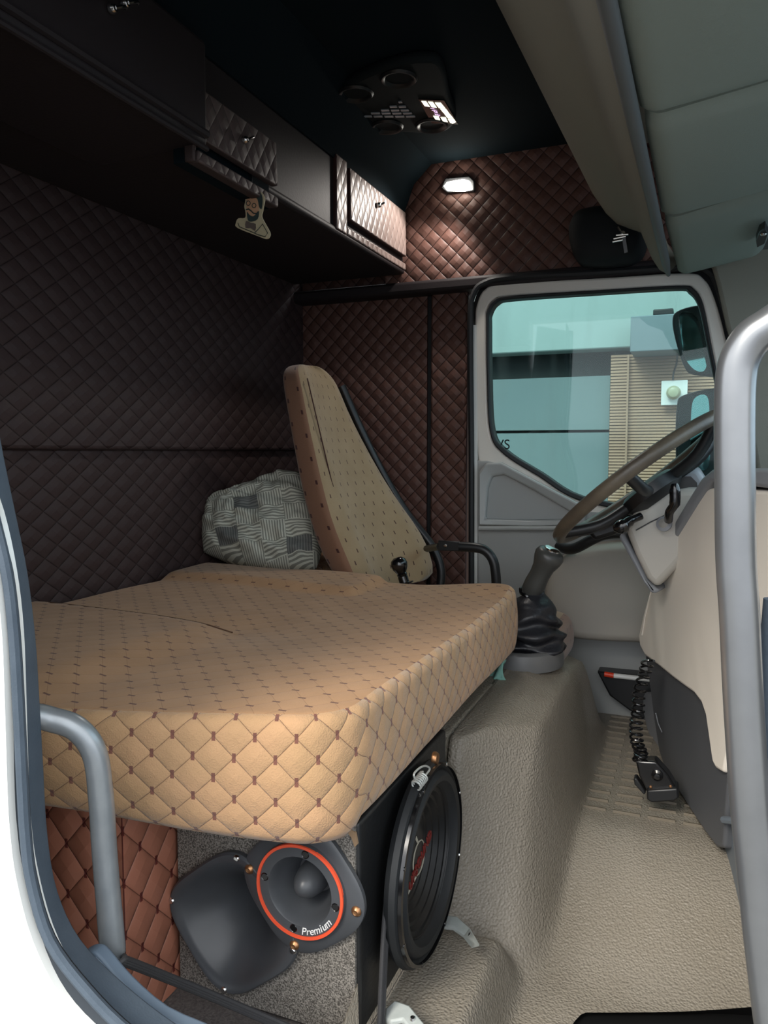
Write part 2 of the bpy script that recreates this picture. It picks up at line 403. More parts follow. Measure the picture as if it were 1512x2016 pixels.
def strip(A, B, YA, YB, th=.0, n=4):
    a = spline([at(x, y, Y=YA) for x, y in A], n); b = spline([at(x, y, Y=YB) for x, y in B], n)
    bm = BM(); off = Vector((0, th, 0)); rows = []
    for p, q in zip(a, b): rows.append([bm.verts.new(p), bm.verts.new(q), bm.verts.new(q+off), bm.verts.new(p+off)])
    for r0, r1 in zip(rows, rows[1:]):
        for k in range(4): bm.faces.new((r0[k], r0[(k+1) % 4], r1[(k+1) % 4], r1[k]))
    bm.faces.new(rows[0]); bm.faces.new(rows[-1][::-1]); return bm
struct(obj('wall_near', strip(bp_out, bp_far, .62, .60, .03), WHITE))
seal = thing('door_seal', at(70, 1500, Y=.68), 'blue grey fuzzy rubber seal running down the white door aperture and along the sill', 'seal')
obj('seal_lip', strip(bp_mid, bp_out, .635, .625, .012), SEALD, seal, bevel=.004)
obj('seal_band', strip(bp_in, bp_mid, .68, .645, .012), SEAL, seal, bevel=.004, seg=3)
cl = spline([at(x, y, Y=.63) for x, y in bp_mid], 4); obj('bulb_strip', tube(cl, .0065, 8), SEAL, seal)
# body around the opening that the picture does not reach (roof edge, front post, hidden side)
struct(obj('wall_near_rear', box((RX-.1, .6, -.4), (-1.0, .75, 2.02)), WHITE))
struct(obj('wall_near_roof', box((RX-.1, .6, 1.72), (.9, .76, 2.02)), WHITE))
struct(obj('wall_near_front', box((.56, .62, -.4), (.9, .80, 2.02)), WHITE, bevel=.02))
# front of the cab below the windscreen
struct(obj('wall_front', box((.62, .75, -.4), (.7, 2.8, .9)), RUB))
struct(obj('window_1', quad_sheet((.70, .8, .9), (.60, 2.2, .9), (.40, 2.2, 1.62), (.50, .8, 1.62), (.006, 0, 0)), WINDG))
struct(obj('window_2', quad_sheet((.60, 2.2, .9), (.235, 2.82, .9), (.20, 2.82, 1.72), (.40, 2.2, 1.62), (.006, 0, 0)), WINDG))
# sill plate (blue grey) at the bottom left
pl = [(146, 1902), (158, 1880), (180, 1874), (198, 1888), (240, 1938), (312, 2000), (420, 2050), (560, 2140), (540, 2240), (400, 2200), (290, 2140), (205, 2050), (160, 1965)]
sp_ = thing('sill_plate', at(200, 1950, Z=.03), 'blue grey plastic sill plate inside the door seal at bottom left', 'sill plate')
pts = spline([at(x, y, Y=.70) for x, y in pl], 3, closed=True)
obj('plate', prism(pts, (0, .02, 0)), SILL, sp_, bevel=.004, seg=3)
inr = [p.lerp(sum(pts, Vector())/len(pts), .06)+Vector((0, -.003, 0)) for p in pts]
obj('raised_edge', tube(inr, .0022, 6, closed=True), SILL, sp_)

# ---- floor mat: engine hump, seat platform, ribbed foot well
def floor_z(X, Y):
    base = -.14*sm((1.915-Y)/.46)
    if Y < 1.5: base -= .01*(1.5-Y)
    top = .318 - .35*max(0, X+.42) - .03*sm((Y-2.2)/.3)
    wob = .012*noise.noise(Vector((X*5, Y*5, 0)))
    yt = 1.53+1.9*max(0, X+.45)              # upper edge of the hump side, cut back toward the front
    hx = sm((-.243 - X)/.09); hy = sm((Y-1.40)/(yt-1.39))*sm((2.66-Y)/.22)
    h = base + (top-base)*hx*hy
    px = sm((-.285 - X)/.06)*sm((1.52-Y)/.12)
    g = base+(-.03-base)*px; kk = .03; dd = max(0, kk-abs(h-g))/kk; h = max(h, g)+dd*dd*kk*.25
    return h + wob*.5*sm(h/.05)
def pgrid(s, t):
    X = -.95+s*1.30; Y = .78+t*2.02
    return Vector((X, Y, floor_z(X, Y)))
fm = thing('floor_mat', (-.2, 1.8, 0), 'taupe grained moulded vinyl mat over the engine hump and foot wells', 'floor mat')
def near_edge(s, t):
    X = -.95+s*1.30; ka, kb = at(1110, 2000, Z=-.14), at(1480, 2000, Z=-.14); yk = ka.y+(X-ka.x)/(kb.x-ka.x)*(kb.y-ka.y)
    y0 = yk-.5*sm((-.17-X)/.12)
    if X < -.478: y0 = 1.50
    Y = y0+t*(2.8-y0); return Vector((X, Y, floor_z(X, Y)))
o = obj('mat', sheet(near_edge, 170, 260), MAT_, fm, auto=180)
o.name = 'moulded_mat'
bm = BM()
cols = [(-.262, -.196), (-.181, -.113), (-.098, -.030), (-.015, .055)]
for ci, (x0, x1) in enumerate(cols):
    for r in range(15):
        y0 = 1.965+r*.052
        if y0 > 2.72: continue
        sh = .012*0
        for (q, hgt, i0) in ((0, .004, 0.0),):
            z = .0045
            vs_ = []
            a = [(x0, y0, z-.01), (x1, y0, z-.01), (x1, y0+.037, z-.01), (x0, y0+.037, z-.01)]
            b = [(x0+.002, y0+.003, z+.009), (x1-.002, y0+.003, z+.009), (x1-.002, y0+.036, z-.002), (x0+.002, y0+.036, z-.002)]
            A = [bm.verts.new(p) for p in a]; B = [bm.verts.new(p) for p in b]
            bm.faces.new(B)
            for i in range(4): bm.faces.new((A[i], A[(i+1) % 4], B[(i+1) % 4], B[i]))
t_ = obj('ribbed_tread', bm, TREAD, fm, smooth=False); tag(t_, 'ribbed rectangles pressed into the foot well')
struct(obj('floor', box((RX, .70, -.06), (-.476, 1.56, -.022)), FLOORC))
# dark sill strip at the foot of the mat
yk = at(1250, 1992, Z=-.14).y
pp = spline([at(1085, 2030, Z=-.15), at(1112, 2008, Z=-.15), at(1170, 1997, Z=-.15), at(1300, 1995, Z=-.15), at(1400, 1998, Z=-.15), at(1500, 2003, Z=-.15), at(1600, 2007, Z=-.15)], 4)
bm = BM(); rows = [[bm.verts.new(p), bm.verts.new(p+Vector((.02, -.30, .0)))] for p in pp]
for a, b in zip(rows, rows[1:]): bm.faces.new((a[0], b[0], b[1], a[1]))
tag(obj('step_edge', bm, RUB), 'black rubber edging at the foot of the taupe floor mat', 'edging')
md = S.objects['step_edge'].modifiers.new('solid', 'SOLIDIFY'); md.thickness = .003

# ================================================================== outside
yw = 5.6
def O(px, py, Y=yw): return at(px, py, Y=Y)
struct(obj('ground', box((-9, -7, -1.45), (9, 9, -1.35)), GROUND)); S.objects['ground']['kind'] = 'structure'
a = O(880, 709); b = O(1212, 709)
tag(obj('building_wall', box((-6, yw-.22, a.z), (3, yw+.2, a.z+2.2)), GAR, bevel=.01), 'pale rendered upper wall of the building outside the side window', 'building wall')
tag(obj('gable_shade', box((-6, yw-.05, -1.4), (3.2, yw+.2, a.z)), DARKG), 'dark recess of the building outside below the pale wall, its shade put into the colour', 'recess')  # dark colour stands in for the shade band under the upper wall
gd = thing('garage_door', (-1.2, yw-.1, -1.35), 'smooth grey green horizontal panel door seen through the side window', 'garage door')
z850 = O(1080, 851).z; xg = O(1204, 800).x
obj('door_section', box((-5, yw-.12, z850+.012), (xg, yw-.06, a.z-.17)), GAR2, gd)
obj('door_section', box((-5, yw-.12, -1.35), (xg, yw-.06, z850-.008)), GAR2, gd)
bm = BM(); zz = O(1300, 990).z-1.0; xb0, xb1 = O(1205, 850).x, O(1500, 850).x
while zz < O(1250, 702).z:
    Mx = Matrix.Translation((0, yw-.17, zz)) @ Matrix.Rotation(R(-28), 4, 'X'); addbox(bm, (xb0, -.003, -.0088), (xb1, .003, .0088), Mx); zz += .0205
tag(obj('slat_cladding', bm, BLIND, smooth=False), 'beige slatted cladding beside the garage door, seen through the window', 'cladding')
for px in (1240,): tag(obj('cladding_batten', box((O(px, 800).x-.006, yw-.21, -1), (O(px, 800).x+.006, yw-.19, O(1250, 705).z)), BLIND), 'thin upright batten across the beige slatted cladding', 'batten')
mb = thing('meter_box', O(1290, 695, yw-.3), 'grey box on the wall above the slatted cladding with a small cap', 'box')
p0, p1 = O(1240, 693, yw-.45), O(1350, 616, yw-.45)
obj('casing', box((p0.x, yw-.45, p0.z), (p1.x, yw-.12, p1.z)), METER, mb, bevel=.006)
p2 = O(1306, 612, yw-.4); obj('cap', box((p2.x-.06, yw-.42, p1.z), (p2.x+.06, yw-.2, p1.z+.04)), BLK, mb, bevel=.008)
lb = thing('wall_lamp', O(1327, 770, yw-.25), 'round bulb on a square white plate hanging over the cladding', 'lamp')
p0, p1 = O(1301, 798, yw-.25), O(1354, 748, yw-.25)
obj('plate', box((p0.x, yw-.25, p0.z), (p1.x, yw-.23, p1.z)), WPL, lb, bevel=.004)
cb = O(1326, 773, yw-.28); obj('bulb', lathe([(0, .045), (.03, .036), (.043, .015), (.045, 0), (.036, -.03), (0, -.04)], frame(cb, (0, -1, 0)), 20), BULB, lb)
obj('cable', tube(spline([O(1334, 694, yw-.28), O(1332, 715, yw-.26), O(1326, 735, yw-.25), O(1325, 748, yw-.26)]), .006, 6), BLK, lb)
# exterior mirrors of the truck
def mirror(px, Yc, label, glasspts, shell):
    t = thing('wing_mirror', at(px[0], px[1], Y=Yc), label, 'mirror', 'mirrors outside the side window')
    sh = spline([at(x, y, Y=Yc) for x, y in shell], 4, closed=True)
    obj('mirror_shell', prism(sh, (.05, .10, 0)), BLK, t, bevel=.012, seg=3)
    g = spline([at(x, y, Y=Yc-.012) for x, y in glasspts], 4, closed=True)
    obj('mirror_glass', prism([p+Vector((0, (p.x-g[0].x)*.5*0, 0)) for p in g], (0, .006, 0)), MIR, t)
    return t
m1 = mirror((1370, 740), 3.02, 'upper black wing mirror outside the driver window', [(1338, 622), (1352, 613), (1372, 625), (1384, 660), (1392, 705), (1386, 730), (1366, 727), (1346, 700), (1335, 660)],
            [(1322, 630), (1332, 612), (1368, 601), (1400, 604), (1424, 640), (1440, 720), (1424, 740), (1364, 738), (1345, 722), (1328, 670)])
m2 = mirror((1380, 920), 3.02, 'lower taller black wing mirror outside the driver window, behind the wheel rim', [(1366, 786), (1392, 780), (1397, 830), (1396, 915), (1372, 925), (1360, 900), (1360, 830)],
            [(1330, 800), (1342, 778), (1400, 764), (1432, 766), (1440, 850), (1436, 950), (1400, 960), (1336, 950), (1328, 880)])
obj('mirror_arm', tube([at(1440, 690, Y=3.06), at(1462, 800, Y=3.02), at(1462, 950, Y=3.0)], .014, 10), BLK, m1)
obj('mirror_arm', tube([at(1425, 940, Y=3.05), at(1470, 985, Y=2.99), at(1490, 1040, Y=2.86)], .014, 10), BLK, m2)

# ================================================================== driver door
DY = 2.74
dr = thing('cab_door', at(1100, 1400, Y=DY), 'closed driver door with greige frame, teal tinted window and grey trim', 'door')
fo = [(935, 640), (938, 600), (955, 568), (1000, 556), (1180, 547), (1345, 537), (1385, 548), (1408, 590), (1432, 680), (1450, 780), (1470, 900), (1470, 1060), (1300, 1080), (1120, 1010), (1040, 960), (955, 940), (938, 860), (936, 740)]
fi = [(957, 640), (958, 612), (972, 590), (1005, 582), (1180, 571), (1335, 562), (1366, 569), (1384, 600), (1400, 680), (1420, 780), (1440, 900), (1440, 1000), (1290, 1010), (1140, 985), (1060, 938), (990, 893), (964, 850), (958, 740)]
gi = [(963, 640), (964, 617), (977, 597), (1008, 589), (1180, 577), (1330, 568), (1356, 574), (1375, 602), (1392, 680), (1412, 780), (1432, 900), (1432, 995), (1290, 1000), (1145, 977), (1065, 930), (996, 886), (970, 846), (964, 740)]
def PY(L, Y, n=5): return spline([at(x, y, Y=Y) for x, y in L], n, closed=True)
obj('door_frame', addring(BM(), PY(fo, DY-.01), PY(fi, DY-.01), (0, .06, 0)), FRAMEP, dr, bevel=.008, seg=3)
obj('window_rubber', addring(BM(), PY(fi, DY-.018), PY(gi, DY-.014), (0, .05, 0)), RUB, dr, bevel=.004)
gl_ = obj('side_glass', prism(PY(gi, DY+.012), (0, .005, 0)), SIDEG, dr, smooth=False)
text('etched_mark', 'VS', frame(at(990, 876, Y=DY+.004), (0, -1, 0), (1, 0, 0)), .05, DARKG, dr)
_c = sum([at(x, y, Y=DY+.02) for x, y in fo], Vector())/len(fo)
_in = [ _c+(p-_c)*.97 for p in PY(fo, DY+.02)]; _out = [p+(p-_c).normalized()*(.012 if p.x < _c.x-.2 else .16) for p in PY(fo, DY+.02)]
struct(obj('wall_far_door_surround', addring(BM(), _out, _in, (0, .05, 0)), RUB))
lowp = [(938, 905), (938, 1100), (942, 1330), (1120, 1420), (1300, 1440), (1480, 1440), (1480, 1000), (1300, 1012), (1150, 1005), (1062, 955), (1000, 915), (960, 905)]
obj('trim_panel', prism([at(x, y, Y=DY-.012) for x, y in lowp], (0, .045, 0)), DOORP, dr, bevel=.01, seg=3)
# white painted edge down the left of the door
obj('door_edge', prism([at(x, y, Y=DY-.012) for x, y in [(930, 640), (938, 640), (940, 940), (938, 1330), (931, 1330)]], (0, .05, 0)), WHITE, dr)
ro = [(942, 1034), (942, 930), (955, 912), (985, 910), (1060, 950), (1155, 1000), (1150, 1034), (1040, 1036)]
ri = [(955, 1022), (960, 960), (968, 938), (992, 934), (1050, 965), (1120, 1006), (1122, 1022), (1040, 1024)]
obj('recess_surround', addring(BM(), [at(x, y, Y=DY-.045) for x, y in ro], [at(x, y, Y=DY-.035) for x, y in ri], (0, .035, 0)), DOORP, dr, bevel=.008, seg=3)
obj('ledge', tube([at(943, 1040, Y=DY-.045), at(1145, 1040, Y=DY-.045)], .008, 8), DOORP, dr)
# armrest bulge
ar = [(1070, 1150), (1092, 1108), (1140, 1084), (1220, 1074), (1330, 1078), (1400, 1085), (1400, 1268), (1250, 1270), (1130, 1262), (1085, 1240), (1068, 1200)]
pA = spline([at(x, y, Y=2.58) for x, y in ar], 4, closed=True); cA = sum(pA, Vector())/len(pA)
pB = [p+Vector((0, .15, 0))+(p-cA)*.05 for p in pA]
bm = BM(); rings = []
for k, (sc, dy) in enumerate(((.80, .0), (.90, .004), (.97, .022), (1.0, .06), (1.02, .15))):
    rings.append([bm.verts.new(cA+(p-cA)*sc+Vector((0, dy, 0))) for p in pA])
for A_, B_ in zip(rings, rings[1:]):
    n = len(A_)
    for i in range(n): bm.faces.new((A_[i], A_[(i+1) % n], B_[(i+1) % n], B_[i]))
bm.faces.new(rings[0]); obj('armrest_pad', bm, DOORF, dr, auto=60)
obj('door_pull', tube(spline([at(1100, 1076, Y=2.62), at(1130, 1080, Y=2.57), at(1190, 1052, Y=2.55), at(1260, 1050, Y=2.57)]), .018, 10), BLK, dr)
pk = [(1175, 1322), (1420, 1345), (1430, 1430), (1300, 1430), (1240, 1400), (1200, 1370)]
obj('door_pocket', prism([at(x, y, Y=2.66) for x, y in pk], (0, .07, 0)), BLK, dr, bevel=.006)
rf = thing('safety_marker', at(1190, 1326, Y=2.64), 'white reflective stick with orange end lying in the door pocket', 'marker')
q0, q1, q2 = at(1190, 1327, Y=2.64), at(1208, 1330, Y=2.64), at(1300, 1340, Y=2.66)
obj('tip', tube([q0, q1], .009, 10), REDP, rf); obj('shaft', tube([q1, q2], .0085, 10), WPL, rf)
# door opening seal (black) around the door
ds = [(928, 1330), (928, 1100), (928, 900), (926, 640), (932, 580), (955, 556), (1010, 545), (1180, 536), (1350, 526), (1392, 532), (1412, 560), (1436, 640), (1460, 740), (1480, 840), (1490, 940)]
tag(obj('aperture_seal', tube(spline([at(x, y, Y=DY-.02) for x, y in ds], 5), .011, 8), RUB), 'black rubber seal around the driver door opening', 'seal')
# front pillar trim
pt = [(1396, 505), (1560, 455), (1560, 560), (1530, 700), (1530, 935), (1492, 935), (1474, 830), (1452, 720), (1430, 640), (1412, 560)]
tag(obj('pillar_trim', prism([at(x, y, Y=2.69) for x, y in pt], (0, .07, 0)), HEADC, bevel=.012, seg=3), 'grey beige trim of the front pillar right of the driver window', 'pillar trim')

# ================================================================== bed cushion
CX0, CX1, CY0, CY1, CZ0, CZ1 = -1.50, -.455, .966, 2.10, .366, .54
def rr_outline(x0, x1, y0, y1, r, step=.02):
    P = []
    cs = [((x0+r[0], y0+r[0]), pi, r[0]), ((x1-r[1], y0+r[1]), 1.5*pi, r[1]), ((x1-r[2], y1-r[2]), 0, r[2]), ((x0+r[3], y1-r[3]), .5*pi, r[3])]
    for (c, a0, q) in cs:
        for k in range(9): P.append(Vector((c[0]+q*cos(a0+k*pi/16), c[1]+q*sin(a0+k*pi/16), 0)))
    out = []; L = 0
    for i in range(len(P)):
        a, b = P[i], P[(i+1) % len(P)]; n = max(1, int((b-a).length/step))
        for k in range(n): out.append(a.lerp(b, k/n))
    return out
def cushion(name, outline, z0, z1, r, matS, matT, parent, topz=None, zfun=None, nr=26, sidebulge=.006, zbot=None):
    bm = BM(); L = bm.loops.layers.uv.new('UVMap'); n = len(outline); cen = sum(outline, Vector())/n
    arc = [0]
    for i in range(n): arc.append(arc[-1]+(outline[(i+1) % n]-outline[i]).length)
    nor = []
    for i in range(n):
        t = (outline[(i+1) % n]-outline[i-1]).normalized(); nor.append(Vector((t.y, -t.x, 0)))
    prof = [(-.03, z0), (-.012, z0+.002), (-.002, z0+.014)]
    m = 8
    for k in range(1, m): prof.append((sidebulge*sin(pi*k/m), z0+.014+(z1-r-z0-.014)*k/m))
    for k in range(0, 7):
        a = k/6*pi/2; prof.append((-r*(1-cos(a)), z1-r+r*sin(a)))
    rings = []
    for (d, z) in prof:
        ring = []
        for i in range(n):
            p = outline[i]+nor[i]*d
            tt = (z-z0)/(z1-z0)
            zz = z + (topz(p.x, p.y)*max(0, tt) if topz else 0) + (zbot(p.x, p.y)*(1-tt) if zbot else 0)
            ring.append(bm.verts.new((p.x, p.y, zz)))
        rings.append(ring)
    nside = len(rings)
    inner = [v.co.copy() for v in rings[-1]]
    for k in range(1, nr+1):
        s = 1-k/nr
        if k == nr:
            z = z1+(topz(cen.x, cen.y) if topz else 0); rings.append([bm.verts.new((cen.x, cen.y, z))]); break
        ring = []
        for i in range(n):
            p = cen+(Vector((inner[i].x, inner[i].y, 0))-cen)*s
            ring.append(bm.verts.new((p.x, p.y, z1+(topz(p.x, p.y) if topz else 0))))
        rings.append(ring)
    for j in range(len(rings)-1):
        A, B = rings[j], rings[j+1]
        for i in range(n):
            i2 = (i+1) % n
            if len(B) == 1: f = bm.faces.new((A[i], A[i2], B[0]))
            else: f = bm.faces.new((A[i], A[i2], B[i2], B[i]))
            side = j < nside-2
            f.material_index = 0 if side else 1
            for l in f.loops:
                if side:
                    ii = i if l.vert in (A[i], B[i] if len(B) > 1 else None) else i+1
                    jj = j if l.vert in (A[i], A[i2]) else j+1
                    hh = 0
                    l[L].uv = (arc[ii], sum(sqrt((prof[q+1][0]-prof[q][0])**2+(prof[q+1][1]-prof[q][1])**2) for q in range(jj)))
                else: l[L].uv = (l.vert.co.y, l.vert.co.x)
    bm.faces.new(rings[0][::-1])
    return obj(name, bm, [matS, matT], parent, auto=180)
def bedskew(P):
    out = []
    for p in P:
        k = max(0, 1-(p.y-CY0)/.55); out.append(Vector((p.x, p.y+max(-.19, .34*(p.x+.47))*k, 0)))
    return out
def bedtop(x, y):
    h = .020*sm((1.40-y)/.014)*sm((-.88-x)/.14) - .008*math.exp(-((y-1.405)/.012)**2)*sm((-.88-x)/.14)
    h -= .010*math.exp(-((x+.93)**2/.02+(y-1.45)**2/.012))
    h += .014*sm((y-1.95)/.15)*sm((x+.75)/.25)+.020*sm((y-1.85)/.06)*sm((-.84-x)/.04)
    h += .006*noise.noise(Vector((x*4, y*4, 1)))
    h -= .014*math.exp(-((y-1.62)**2/.12+(x+.8)**2/.15))
    return h
def bedbot(x, y):     # sagging corner over the speaker box
    return .010*noise.noise(Vector((x*3, y*3, 7))) - .002 + .03*sm((-.50-x)/.55) - .020*sm((1.03-y)/.02)*sm((x+.98)/.5)
bed = thing('folding_bed', (-1.0, 1.5, .37), 'thick tan velour bed cushion with quilted diamond sides in the middle of the cab', 'bed')
cushion('cushion', bedskew(rr_outline(CX0, CX1, CY0, CY1, (.03, .075, .05, .03), .013)), CZ0, CZ1, .024, BED, BEDTOP, bed, topz=bedtop, zbot=bedbot, nr=70)
def seamz(x, y): return CZ1+bedtop(x, y)
pr = [Vector((x, 1.397, CZ1+bedtop(x, 1.39)+.0012)) for x in [-1.47+k*.03 for k in range(19)]]
obj('fold_shade_line', tube(pr, .0016, 6), mat('brown fold shade', (92, 66, 48), .8), bed)  # added dark line, its colour stands for shade in the fold gap
ol = [Vector(p) for p in ((-1.50, 2.12, 0), (-1.16, 2.12, 0), (-1.20, 2.4, 0), (-1.24, 2.74, 0), (-1.50, 2.75, 0))]
oo = []
for a_, b_ in zip(ol, ol[1:]+ol[:1]):
    n = max(1, int((b_-a_).length/.03))
    for k in range(n): oo.append(a_.lerp(b_, k/n))
bk = thing('bunk_cushion', (-1.2, 2.1, .39), 'thin tan velour bunk cushion at the back wall carrying the pillow', 'cushion')
cushion('cushion', oo, .40, .535, .03, BED, BEDTOP, bk, nr=14)

# ================================================================== driver seat
st = thing('driver_seat', (-.95, 2.4, 0), 'tan fabric driver seat with tall leaning backrest dotted with brown dashes', 'seat')
lv = [ # py, near px, far px, rear-left px, Ynear, Yfar
 (1185, 716, 862, 690, 2.12, 2.58), (1150, 702, 862, 655, 2.12, 2.58), (1100, 684, 852, 617, 2.12, 2.58), (1050, 661, 826, 602, 2.13, 2.57), (990, 643, 785, 589, 2.14, 2.56),
 (900, 623, 738, 577, 2.16, 2.54), (820, 606, 700, 566, 2.18, 2.51), (770, 597, 680, 558, 2.20, 2.48), (745, 592, 670, 554, 2.21, 2.46), (728, 588, 657, 556, 2.23, 2.44), (719, 588, 640, 566, 2.27, 2.40), (716, 592, 625, 576, 2.30, 2.36)]
bm = BM(); L = bm.loops.layers.uv.new('UVMap'); rings = []; uvs = []
NS = 44; acc = 0; prevc = None
for li, (py, pn, pf, pr_, yn, yf) in enumerate(lv):
    N_ = at(pn, py, Y=yn); F_ = at(pf, py, Y=yf); zc = N_.z; F_.z = zc
    B_ = at(pr_, py, Y=yn+.02); B_.z = zc; th = max(.05, (N_-B_).length)
    wv = F_-N_; wl = wv.length; wd = wv.normalized(); back = Vector((-wd.y, wd.x, 0)); back = back if back.x < 0 else -back
    cen = (N_+F_)/2
    if prevc is not None: acc += (cen-prevc).length
    prevc = cen
    ring = []; uu = []
    for k in range(NS):
        a = 2*pi*k/NS; e = 2/5.0
        c_, s_ = cos(a), sin(a)
        x = abs(c_)**e*(1 if c_ >= 0 else -1); y = abs(s_)**e*(1 if s_ >= 0 else -1)
        p = N_+wd*(wl*(x+1)/2)+back*(th*(y+1)/2)
        if y < -.5:   # front: sunken centre between bolsters
            cx = x; dip = .036*sm((.62-abs(cx))/.3)*(1 if py > 1000 else .35)
            p += back*dip
        ring.append(bm.verts.new(p)); uu.append((x*wl/2 if y < .0 or True else 0, acc))
    # uv u along perimeter
    per = [0]
    for k in range(NS): per.append(per[-1]+(ring[(k+1) % NS].co-ring[k].co).length)
    rings.append(ring); uvs.append((per, acc))
for j in range(len(rings)-1):
    for k in range(NS):
        f = bm.faces.new((rings[j][k], rings[j][(k+1) % NS], rings[j+1][(k+1) % NS], rings[j+1][k]))
        vals = ((uvs[0][0][k]-uvs[0][0][33], uvs[j][1]), (uvs[0][0][k+1]-uvs[0][0][33], uvs[j][1]), (uvs[0][0][k+1]-uvs[0][0][33], uvs[j+1][1]), (uvs[0][0][k]-uvs[0][0][33], uvs[j+1][1]))
        for l, q in zip(f.loops, vals): l[L].uv = q
        xk = cos(2*pi*(k+.5)/NS); f.material_index = 1 if (NS*.40 <= k < NS*.575) else 0
bm.faces.new(rings[-1]); bm.faces.new(rings[0][::-1])
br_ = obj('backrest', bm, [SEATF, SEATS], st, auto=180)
sb = br_.modifiers.new('sub', 'SUBSURF'); sb.levels = 1; sb.render_levels = 1
# seam line down the near bolster
obj('backrest_seam', tube(spline([at(605, 745, Y=2.235), at(625, 830, Y=2.22), at(645, 915, Y=2.21), at(668, 1005, Y=2.20), at(700, 1090, Y=2.2), at(735, 1165, Y=2.2)]), .0022, 6), SEATS, st)
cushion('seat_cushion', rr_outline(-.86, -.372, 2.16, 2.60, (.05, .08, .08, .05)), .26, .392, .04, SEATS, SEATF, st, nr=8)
obj('seat_base', box((-.80, 2.2, -.0), (-.42, 2.56, .27)), BLK, st, bevel=.02)
obj('backrest_shell', tube(spline([at(672, 760, Y=2.52), at(712, 850, Y=2.56), at(752, 930, Y=2.60), at(800, 1010, Y=2.62), at(850, 1075, Y=2.63), at(868, 1120, Y=2.63), at(866, 1165, Y=2.62)]), .016, 10), BLK, st)
arm = spline([at(905, 1076, Y=2.33), at(935, 1078, Y=2.33), at(955, 1084, Y=2.33), at(970, 1102, Y=2.33), at(976, 1130, Y=2.33), at(978, 1175, Y=2.33), at(978, 1200, Y=2.33)], 6)
ag = obj('guard_rail', tube(arm, .0155, 12), BLK, st)
bk_ = prism([at(862, 1064, Y=2.33), at(907, 1067, Y=2.33), at(907, 1086, Y=2.33), at(862, 1084, Y=2.33)], (0, .012, 0)); obj('rail_bracket', bk_, BLK, st, bevel=.003)
obj('screw', lathe([(0, .003), (.005, .002), (.006, 0)], frame(at(877, 1074, Y=2.328), (0, -1, 0)), 12), CHROME, st)
obj('rail_link', tube([at(840, 1080, Y=2.5), at(866, 1076, Y=2.35)], .012, 8), BLK, st)

# hand valve lever between bed and seat
hv = thing('brake_lever', at(800, 1170, Y=2.13), 'small black hand lever with round knob standing up behind the bed', 'lever')
a_ = at(806, 1180, Y=2.13); b_ = at(786, 1112, Y=2.13); ax = (b_-a_)
M_ = frame(a_, ax); Lh = ax.length
obj('lever_stem', lathe([(0, 0), (.013, 0), (.013, Lh*.42), (.026, Lh*.44), (.027, Lh*.48), (.015, Lh*.50), (.015, Lh*.66), (0, Lh*.66)], M_, 20), BLKG, hv)
obj('lever_knob', lathe([(.012, Lh*.62), (.016, Lh*.72), (.014, Lh*.76), (.023, Lh*.9), (.026, Lh*1.02), (.022, Lh*1.14), (.012, Lh*1.21), (0, Lh*1.22)], M_, 24), BLKG, hv)

# ================================================================== pillow
def stripes_mat():
    k = NT('grey striped cotton'); b = k.b
    uvn = k.n('ShaderNodeUVMap'); s_ = k.n('ShaderNodeSeparateXYZ'); k.l(uvn.outputs[0], s_.inputs[0])
    cw = .075
    ru = k.math('FLOOR', k.math('DIVIDE', s_.outputs[0], cw*1.2)); rv = k.math('FLOOR', k.math('DIVIDE', s_.outputs[1], cw*.7))
    par = k.math('MODULO', k.math('ABSOLUTE', k.math('ADD', ru, rv)), 2)
    f = .0095
    su = k.math('GREATER_THAN', k.math('PINGPONG', k.math('DIVIDE', s_.outputs[0], f), .5), .25); sv = k.math('GREATER_THAN', k.math('PINGPONG', k.math('DIVIDE', s_.outputs[1], f), .5), .25)
    st_ = k.math('ADD', k.math('MULTIPLY', par, su), k.math('MULTIPLY', k.math('SUBTRACT', 1, par), sv))
    col = k.mix(st_, lin((132, 132, 122)), lin((196, 196, 182)))
    wn = k.n('ShaderNodeTexWhiteNoise', noise_dimensions='2D'); cb_ = k.n('ShaderNodeCombineXYZ'); k.l(ru, cb_.inputs[0]); k.l(rv, cb_.inputs[1]); k.l(cb_.outputs[0], wn.inputs[0])
    col = k.mix(k.math('MULTIPLY', k.math('GREATER_THAN', wn.outputs[0], .95), .75), col, lin((66, 68, 72)))
    k.l(col, b.inputs['Base Color']); b.inputs['Roughness'].default_value = .9
    return k.m
PIL = stripes_mat()
pw = thing('pillow', at(520, 1112, Y=2.25), 'plump pillow in grey striped patchwork cover leaning in the back corner', 'pillow')
a_ = at(398, 1030, Y=2.18); b_ = at(640, 1055, Y=2.30); top = at(560, 922, Y=2.36); bot = at(540, 1118, Y=2.16)
cen = (at(520, 1022, Y=2.26)); U_ = (b_-a_)/2; V_ = (top-bot)/2; Wd = U_.cross(V_).normalized()
bm = BM(); L = bm.loops.layers.uv.new('UVMap'); NU = 56
def pil(s, t, side):
    x = 2*s-1; y = 2*t-1
    ex = x*(1-.10*(y*y)); ey = y*(1-.14*x*x)
    ey *= (1-(.72 if y > 0 else .10)*sm((-x+.55)/1.5))
    th = (max(0, (1-x**4))*max(0, (1-y**4)))**.5*.115
    wr = .016*noise.noise(Vector((x*3.2, y*5+x*2, side*3)))*1.3+.010*noise.noise(Vector((x*9, y*7, side*5)))
    cr_ = abs(sin(9*(x*.5+y*.9)+3*noise.noise(Vector((x*2, y*2, 3)))))**6*.01*sm((-y)/.5)
    edge = min(1, (1-max(abs(x), abs(y)))*6)
    return cen+U_*ex+V_*ey+Wd*side*(th+(wr-cr_)*edge)
